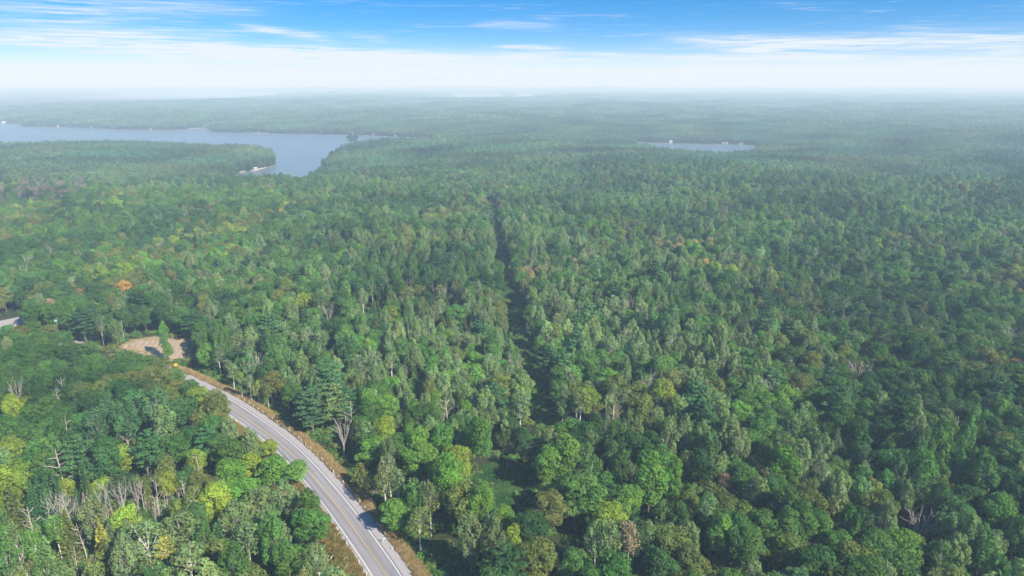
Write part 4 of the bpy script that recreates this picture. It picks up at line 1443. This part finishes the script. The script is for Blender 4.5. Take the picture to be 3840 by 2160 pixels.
ribbon('edge_line', CENTRE, -3.50, -3.26, .056, M_WHITE, parent=road)
ribbon('edge_line', CENTRE, 3.24, 3.48, .056, M_WHITE, parent=road)
ribbon('centre_line', CENTRE, -.12, .10, .056, M_YELLOW, parent=road)
me = bpy.data.meshes.new('gravel_lot'); me.from_pydata([(float(x), float(y), float(z_) + .06) for (x, y), z_ in zip(GRAVEL_LOT, [-.75] * len(GRAVEL_LOT))], [], [tuple(range(len(GRAVEL_LOT)))[::-1]])
me.materials.append(m_gr)
link('gravel_lot', me, None, kind='structure', label='pale gravel side road opening at the left edge')
# gravel driveway mouth at the lower right of the road
dv = [P(u, v, -.1) for u, v in ((1440, 2040), (1475, 2062), (1530, 2100), (1570, 2150), (1600, 2230), (1530, 2240), (1495, 2150), (1462, 2095))]
me = bpy.data.meshes.new('driveway'); me.from_pydata([(float(x), float(y), .004) for x, y in dv], [], [tuple(range(len(dv)))[::-1]])
me.materials.append(m_gr)
link('driveway', me, None, kind='structure', label='pale gravel driveway mouth at the roadside')

# ------------------------------------------------------------------ roadside things
M_POST = simple('painted_post', (.66, .65, .61), .7, .15, 3)
M_POLE = simple('weathered_pole', (.42, .36, .29), .85, .25, 2)
M_CAPW = simple('reflector', (.55, .25, .12), .4)
post = Soup(); post.tube([(0, 0, -.4), (0, 0, 1.25)], [.15, .13], 7, cap=True)
POST = post.mesh('post', [M_POST])
cap_ = Soup(); cap_.tube([(0, 0, .98), (0, 0, 1.12)], [.145, .142], 7)
BAND = cap_.mesh('reflector_band', [M_CAPW])
right_posts = [(907, 1513), (925, 1524), (937, 1532), (955, 1545), (971, 1556), (1006, 1580), (1021, 1592), (1036, 1605), (1051, 1617), (1066, 1628), (1081, 1640), (1098, 1653), (1113, 1666), (1128, 1678), (1144, 1695), (1176, 1720),
               (1191, 1735), (1207, 1751), (1222, 1768), (1237, 1785), (1252, 1800), (1268, 1817), (1283, 1834), (1299, 1854), (1314, 1873), (1331, 1890), (1346, 1912), (1362, 1935), (1378, 1955), (1394, 1975), (1410, 1996), (1427, 2018)]
left_posts = [(883, 1565), (897, 1580), (942, 1628), (965, 1645), (985, 1662), (1000, 1677), (1085, 1760), (1218, 1911), (1277, 1995), (1307, 2035), (1358, 2110), (1390, 2155)]
for side, pts in (('right', right_posts), ('left', left_posts)):
    n_ = len(pts)
    for k, (u, v) in enumerate(pts):
        x, y = map(float, P(u, v, -.05))
        d = float(signed(np.array([x]), np.array([y]), sub)[0])
        tgt = -6.6 if side == 'right' else 4.7
        j = int(np.argmin(np.hypot(CENTRE[:, 0] - x, CENTRE[:, 1] - y)))
        x, y = offset(CENTRE, tgt)[j] if abs(d - tgt) > .2 else (x, y)
        # the nearest post is counted from the bottom edge of the picture
        m_ = n_ - 1 - k
        o_ = 'nearest' if m_ == 0 else 'farthest' if k == 0 else (ORD[m_] if m_ < 20 else (['twenty-' + w for w in ORD[:9]] + ['thirtieth', 'thirty-first', 'thirty-second'])[m_ - 20])
        o_ = 'twentieth' if m_ == 19 else o_
        root = link('guide_post', None, None, label=f"short white wooden guide post on the {side} shoulder, {o_} from the near end", category='post', group=f'guide posts on the {side} shoulder')
        root.location = (float(x), float(y), -.05); root.rotation_euler = (rnd(-.05, .05), rnd(-.05, .05), 0)
        link('post', POST, root); link('reflector_band', BAND, root)
for k, (u, v) in enumerate(((1470, 2062), (1487, 2067), (1505, 2071))):
    x, y = map(float, P(u, v, -.3))
    root = link('guide_post', None, None, label=f"{['left', 'middle', 'right'][k]} of three grey posts standing back beside the gravel driveway", category='post', group='posts beside the driveway')
    root.location = (x, y, -.6)
    link('post', POST, root); link('reflector_band', BAND, root)


def sign_object(name, label, cat, u, v, h, build):
    x, y = map(float, P(u, v, 0))
    root = link(name, None, None, label=label, category=cat)
    root.location = (x, y, float(ground_z(np.array([x]), np.array([y]))[0]))
    build(root, h)
    root.rotation_euler = (0, 0, math.atan2(-x, y) * -1 if False else math.atan2(x, -y) + math.pi)
    return root


M_SIGN = simple('yellow_sign', (.85, .50, .01), .5)
M_SIGNB = simple('black_mark', (.02, .02, .02), .6)
M_REDM = simple('red_marker', (.55, .06, .03), .6)
M_BLUE = simple('pale_blue_plate', (.35, .62, .62), .5)
M_STEEL = simple('galvanised_post', (.40, .40, .40), .5, metallic=.6)


def curve_sign(root, h):
    s = Soup(); s.box((0, 0, h / 2), (.12, .12, h)); link('post', s.mesh('post', [M_STEEL]), root)
    s = Soup()
    q = .75
    c = np.array([(0, -.09, h + q), (q, -.09, h), (0, -.09, h - q), (-q, -.09, h)])
    c2 = c + (0, .04, 0)
    t = [(c[0], c[3], c[2]), (c[0], c[2], c[1]), (c2[0], c2[1], c2[2]), (c2[0], c2[2], c2[3])]
    for a in range(4):
        b_ = (a + 1) % 4
        t += [(c[a], c[b_], c2[b_]), (c[a], c2[b_], c2[a])]
    s.tris(np.array(t)); link('warning_plate', s.mesh('warning_plate', [M_SIGN]), root)
    s = Soup(); s.box((0, -.105, h - .12), (.09, .02, .5)); s.box((.09, -.105, h + .2), (.26, .02, .09)); link('curve_arrow', s.mesh('curve_arrow', [M_SIGNB]), root)
    s = Soup(); s.box((-.55, 0.06, h - .1), (.45, .03, .6)); link('red_plate', s.mesh('red_plate', [M_REDM]), root)


sign_object('warning_sign', 'yellow diamond warning sign with a red plate where the road leaves the trees', 'road sign', 662, 1386, 2.6, curve_sign)


def civic(root, h):
    s = Soup(); s.tube([(0, 0, 0), (0, 0, h)], [.06, .06], 6); link('post', s.mesh('post', [M_POST]), root)
    s = Soup(); s.box((.22, 0, h + .1), (.75, .05, .42)); link('sign_plate', s.mesh('sign_plate', [M_BLUE]), root)


sign_object('address_sign', 'small pale blue-green address sign on a white post by the driveway', 'sign', 1439, 2036, 1.5, civic)


def electric_box(root, h):
    s = Soup(); s.box((0, 0, .9), (3.0, 1.8, 2.6)); link('body', s.mesh('body', [M_BLUE]), root)
    s = Soup(); s.box((0, 0, 2.3), (3.3, 2.1, .2)); link('lid', s.mesh('lid', [M_POST]), root)


# a pale panel half hidden above the yellowing crowns at the left
x, y = map(float, P(215, 1231, 8))
root = link('board_sign', None, None, label='small pale panel raised above yellowing oaks below the gravel road', category='sign')
root.location = (x, y, float(ground_z(np.array([x]), np.array([y]))[0]))
s = Soup(); s.tube([(0, 0, 0), (0, 0, 12.0)], [.12, .1], 6); link('post', s.mesh('post', [M_STEEL]), root)
s = Soup(); s.box((0, -.15, 12.2), (1.5, .08, .9)); link('sign_plate', s.mesh('sign_plate', [M_BLUE]), root)


def utility_pole(u, vtop, vbase, label, arm=True, h=None):
    h = h or 9.0
    x, y = map(float, P(u, vtop, -3 + h))
    z = float(ground_z(np.array([x]), np.array([y]))[0])
    root = link('utility_pole', None, None, label=label, category='utility pole', group='wooden utility poles')
    root.location = (x, y, z)
    hh = h - 3 - z
    s = Soup(); s.tube([(0, 0, -.5), (0, 0, hh)], [.17, .12], 8, cap=True); link('pole', s.mesh('pole', [M_POLE]), root)
    if arm:
        s = Soup(); s.box((0, 0, hh - .5), (2.3, .14, .16)); link('crossarm', s.mesh('crossarm', [M_POLE]), root)
        for q_ in (-1.0, 0, 1.0):
            s = Soup(); s.tube([(q_, 0, hh - .42), (q_, 0, hh - .12)], [.06, .05], 6, cap=True); link('insulator', s.mesh('insulator', [M_STEEL]), root)
    return np.array((x, y, z + hh - .15))


tA = utility_pole(2069, 1642, 1675, 'grey wooden utility pole above the sunken meadow at the foot of the dark cut', h=11)
tB = utility_pole(1012, 1426, 1470, 'wooden utility pole with a crossarm among birches across the road', h=11)
tC = utility_pole(454, 1203, 1232, 'white utility pole behind blue spruces at the bare clearing', False, 13)
tD = utility_pole(737, 1284, 1310, 'pale utility pole between the bare clearing and a bright green maple', True, 12)
tE = np.array((*map(float, P(1640, 1715, 8)), 7.0)) 
M_WIRE = simple('bare_wire', (.30, .30, .29), .5)
for k, (p0, p1, off) in enumerate(((tA, tE, .0), (tA, tE, -1.3), (tD, tB, 0))):
    p0 = p0 + (0, 0, off); p1 = p1 + (0, 0, off)
    t = np.linspace(0, 1, 17)
    c = p0[None] * (1 - t[:, None]) + p1[None] * t[:, None]
    c[:, 2] -= 1.4 * 4 * t * (1 - t) * .6
    s = Soup(); s.tube(c, [.014] * 17, 4)
    link('power_line', s.mesh('power_line', [M_WIRE]), None, label=['upper pale wire running left from the pole above the meadow', 'lower pale wire running left from the pole above the meadow', 'thin wire strung between the clearing pole and the birch pole'][k], category='power line')

# fallen logs on the left bank, driftwood coloured
for k, (u0, v0, u1, v1, lab) in enumerate(((1268, 2145, 1300, 2110, 'bleached fallen log highest on the rubble bank left of the road'), (1284, 2160, 1314, 2132, 'bleached fallen log lying lowest on the rubble bank'), (1236, 2112, 1252, 2098, 'short broken log at the upper end of the rubble bank'),
                                          (1225, 1480, 1250, 1476, 'pale fallen trunk on the ground among shrubs above the road'))):
    a = np.array(P(u0, v0, -1.5)); b_ = np.array(P(u1, v1, -1.5))
    za = float(ground_z(a[:1], a[1:])[0]) + .5; zb = float(ground_z(b_[:1], b_[1:])[0]) + .55
    s = Soup(); s.tube([(*a, za), (*((a + b_) / 2), (za + zb) / 2 + .1), (*b_, zb)], [.2, .17, .08], 6, cap=True)
    s.tube([((a + b_) / 2)[0:1].tolist() + ((a + b_) / 2)[1:2].tolist() + [(za + zb) / 2], (a[0] + .9, a[1] + 1.2, za + .8)], [.08, .03], 4)
    link('fallen_log', s.mesh('fallen_log', [M_WOOD]), None, label=lab, category='log')

# ------------------------------------------------------------------ lake shore: cottages, docks, a boat
M_WALLS = {'white': simple('white_siding', (.42, .42, .41), .7, .08, 1), 'cream': simple('cream_siding', (.66, .56, .36), .7, .08, 1), 'grey': simple('grey_siding', (.36, .37, .38), .7, .1, 1), 'tan': simple('tan_siding', (.52, .43, .34), .7, .1, 1)}
M_ROOFS = {'dark': simple('dark_shingle', (.09, .09, .10), .9, .2, 2), 'red': simple('red_roof', (.42, .12, .08), .8, .15, 2), 'pale': simple('pale_roof', (.55, .54, .52), .7, .1, 2)}
M_GLASS = simple('window_glass', (.05, .07, .09), .1)
M_DECK = simple('dock_planks', (.50, .45, .38), .85, .2, 3)
M_HULL = simple('boat_hull', (.62, .62, .62), .3)


def shore(u, v=None):
    """the far side of the lake along the line of sight through column u"""
    x1, y1 = map(float, P(u, v, WATER_Z))
    d0 = math.hypot(x1, y1)
    r = np.arange(d0 - 260, d0 + 330, 2.0)
    X, Yy = x1 / d0 * r, y1 / d0 * r
    sd_ = lake_sd(X, Yy)
    cross = np.nonzero((sd_[:-1] > 0) & (sd_[1:] <= 0))[0]
    if len(cross):
        k = cross[np.argmin(np.abs(r[cross] - d0))]
        return X[k], Yy[k]
    return x1, y1


def cottage(u, v, wd, dp_, hh, wall, roof, label, name='boathouse', back=3.0):
    wd, dp_, hh = wd * .66, dp_ * .66, hh * .66
    x, y = shore(u, v)
    k = 1 + back / math.hypot(x, y)
    root = link(name, None, None, label=label, category=name.replace('_', ' '), group='buildings along the far shore')
    root.location = (x * k, y * k, WATER_Z + .8); root.rotation_euler = (0, 0, -math.atan2(x, y) + rnd(-.3, .3))
    s = Soup(); s.box((0, 0, hh / 2 - .6), (wd, dp_, hh + 1.2)); link('wall', s.mesh('wall', [M_WALLS[wall]]), root)
    s = Soup()
    a, b_, c, d, e, f = [np.array(p, float) for p in ((-wd / 2 - .4, -dp_ / 2 - .5, hh), (wd / 2 + .4, -dp_ / 2 - .5, hh), (wd / 2 + .4, dp_ / 2 + .5, hh), (-wd / 2 - .4, dp_ / 2 + .5, hh), (-wd / 2 - .4, 0, hh + dp_ * .3), (wd / 2 + .4, 0, hh + dp_ * .3))]
    s.tris(np.array([(a, b_, f), (a, f, e), (c, d, e), (c, e, f), (a, e, d), (b_, c, f), (a, d, c), (a, c, b_)])); link('roof', s.mesh('roof', [M_ROOFS[roof]]), root)
    for wx in (-wd * .27, wd * .27):
        s = Soup(); s.box((wx, -dp_ / 2 - .02, hh * .55), (wd * .2, .08, hh * .32)); link('window', s.mesh('window', [M_GLASS]), root)
    s = Soup(); s.box((0, -dp_ / 2 - .03, hh * .36), (wd * .16, .08, hh * .66)); link('door', s.mesh('door', [M_ROOFS['dark']]), root)


B_ = [(12, 453, 20, 10, 6, 'tan', 'pale', 'big tan lakeside building at the lake\'s left end, near the picture edge', 'lake_house'),
      (342, 474, 12, 8, 4.5, 'cream', 'dark', 'cream cottage at the waterline left of the white boathouse'),
      (425, 479, 11, 7, 5, 'white', 'pale', 'white boathouse at the waterline of the left peninsula shore'),
      (564, 481, 8, 6, 4, 'white', 'red', 'small white boathouse with red roof alone on the peninsula shore'),
      (217, 470, 8, 6, 4, 'tan', 'pale', 'small tan cottage left of the cream cottage'),
      (1321, 499, 10, 7, 5, 'cream', 'dark', 'yellowish cottage on the shore behind the little island'),
      (1400, 500, 10, 7, 5, 'white', 'red', 'white boathouse with red roof right of the little island'),
      (1483, 509, 8, 6, 4, 'white', 'pale', 'last white boathouse before the near wood hides the shore'),
      (958, 628, 9, 6, 4.5, 'white', 'pale', 'white boathouse under pines on the near peninsula tip'),
      (2516, 526, 11, 8, 6, 'tan', 'pale', 'tan cottage set back on the right-hand lake shore'),
      (2713, 533, 6, 6, 4.6, 'white', 'pale', 'left one of the two small white boathouses side by side'),
      (2726, 533, 6, 6, 4.6, 'white', 'pale', 'right one of the two small white boathouses side by side'),
      (2777, 528, 13, 9, 6, 'grey', 'dark', 'large grey house at the right end of the right-hand lake', 'lake_house'),
      (2842, 540, 9, 6, 4, 'white', 'pale', 'low white boathouse furthest right on the lake shore')]
for row in B_:
    cottage(*row[:8], name=row[8] if len(row) > 8 else 'boathouse')
DK = [(75, 459, 'white dock beside the big tan lakeside building'), (165, 472, 'pale dock furthest left on the left peninsula'), (245, 471, 'pale dock just right of the small tan cottage'), (280, 474, 'pale dock between two cottages on the left peninsula'),
      (973, 498, 'white dock at the small sandy beach across the lake'), (914, 498, 'small pale dock left of the sandy beach across the lake'), (1029, 498, 'pale dock right of the sandy beach across the lake'), (1094, 498, 'pale dock alone on the middle of the far shore'),
      (1293, 501, 'pale dock left of the yellowish cottage'), (1380, 501, 'pale dock left of the red-roofed boathouse'), (1427, 505, 'pale dock right of the red-roofed boathouse'), (1445, 508, 'pale dock just before the last white boathouse'),
      (1020, 619, 'white dock at the very tip of the near peninsula'), (2414, 529, 'wide white dock left of the tan cottage'), (2468, 530, 'small reddish dock left of the tan cottage'),
      (2500, 531, 'white dock directly below the tan cottage'), (2611, 535, 'pale dock right of the tan cottage'), (2684, 537, 'pale dock left of the twin white boathouses'), (2774, 540, 'white dock below the large grey house')]
dk = Soup(); dk.box((0, -1.5, .5), (6, 3.4, .3))
pk = Soup()
pk.tube([(0, 0, -2), (0, 0, .9)], [.18, .18], 5, cap=True)
DM, PM = dk.mesh('deck', [M_DECK]), pk.mesh('piling', [M_DECK])
for u, v, lab in DK:
    x, y = shore(u, v)
    root = link('dock', None, None, label=lab, category='dock', group='docks along the lake shores')
    root.location = (x, y, WATER_Z); root.rotation_euler = (0, 0, -math.atan2(x, y) + rnd(-.4, .4))
    link('deck', DM, root)
    for qx in (-2.7, 2.7):
        p_ = link('piling', PM, root); p_.location = (qx, -3.0, 0)
# motor boat under way
x, y = map(float, P(1099, 575.5, WATER_Z))
root = link('motor_boat', None, None, label='small white motor boat crossing the open lake with a wake', category='boat')
root.location = (x, y, WATER_Z); root.rotation_euler = (0, 0, .12)
s = Soup()
sec = [(-3.2, 1.05, .75), (-1, 1.15, .8), (1.6, .95, .9), (3.4, .05, 1.1)]
for (x0, w0, h0), (x1, w1, h1) in zip(sec[:-1], sec[1:]):
    for sg in (-1, 1):
        s.tris(np.array([[(x0, 0, -.2), (x1, 0, -.2), (x1, sg * w1, h1)], [(x0, 0, -.2), (x1, sg * w1, h1), (x0, sg * w0, h0)], [(x0, 0, h0 - .1), (x1, 0, h1 - .1), (x1, sg * w1, h1)], [(x0, 0, h0 - .1), (x1, sg * w1, h1), (x0, sg * w0, h0)]]))
s.tris(np.array([[(-3.2, -1.05, .75), (-3.2, 1.05, .75), (-3.2, 0, -.2)]]))
link('hull', s.mesh('hull', [M_HULL]), root)
s = Soup(); s.box((.4, 0, 1.2), (.12, 1.6, .6)); link('windscreen', s.mesh('windscreen', [M_GLASS]), root)
s = Soup(); s.box((-3.3, 0, .7), (.4, .4, .9)); link('outboard_motor', s.mesh('outboard_motor', [M_SIGNB]), root)
m_foam = simple('wake_foam', (.32, .36, .40), .4, .3, .5)
me = bpy.data.meshes.new('wake')
me.from_pydata([(x - 3, y - .6, WATER_Z + .03), (x - 3, y + .6, WATER_Z + .03), (x - 55, y + 17, WATER_Z + .03), (x - 55, y + 12, WATER_Z + .03), (x - 55, y - 6, WATER_Z + .03), (x - 55, y - 11, WATER_Z + .03)], [], [(0, 1, 2, 3), (0, 4, 5)])
me.materials.append(m_foam)
link('boat_wake', me, None, kind='structure', label='faint wake trailing behind the motor boat')
# pale sand and rock strips at the waterline
M_SAND = simple('shore_sand', (.34, .28, .23), .9, .3, .3)
for k, (ua, ub, v, lab) in enumerate(((708, 792, 476, 'pale sandy strip near the end of the left peninsula shore'), (955, 1012, 498, 'pale sandy strip in the middle of the far shore'), (940, 1000, 630, 'pinkish rock ledge under pines on the near peninsula'), (898, 918, 636, 'short pale rock ledge in the near bay'))):
    us = np.linspace(ua, ub, 9)
    pp = [shore(u, v) for u in us]
    vs = [(p[0] * (1 - 5 / math.hypot(*p)), p[1] * (1 - 5 / math.hypot(*p)), WATER_Z - .4) for p in pp] + [(p[0] * (1 + 4 / math.hypot(*p)), p[1] * (1 + 4 / math.hypot(*p)), WATER_Z + 1.3 + rnd(-.3, .3)) for p in pp]
    me = bpy.data.meshes.new('shore_bank')
    me.from_pydata(vs, [], [(i, i + 1, 10 + i, 9 + i) for i in range(8)]); me.materials.append(M_SAND)
    link('beach', me, None, kind='structure', label=lab)

# ------------------------------------------------------------------ the air
HZ = 62000.0
m_h, n, l = new_mat('haze')
o = n.new('ShaderNodeOutputMaterial'); pv = n.new('ShaderNodeVolumePrincipled')
HAZE_DENSITY = 0.00026
pv.inputs['Density'].default_value = HAZE_DENSITY
pv.inputs['Color'].default_value = (.60, .80, 1, 1)
pv.inputs['Absorption Color'].default_value = (1, 1, 1, 1)
pv.inputs['Anisotropy'].default_value = 0.0
pv.inputs['Density Attribute'].default_value = ''
l.new(pv.outputs[0], o.inputs['Volume'])
s = Soup(); top, bot = 146.0, -60.0
s.box((0, 0, (top + bot) / 2), (HZ * 2, HZ * 2, top - bot))
hz = link('haze', s.mesh('haze', [m_h]), None, kind='stuff', label='pale summer haze thickening towards the horizon')
hz.visible_shadow = True
print('TREES', len(trees), 'singles', len(single), count, 'bushes', nb_, 'fringe', nf)
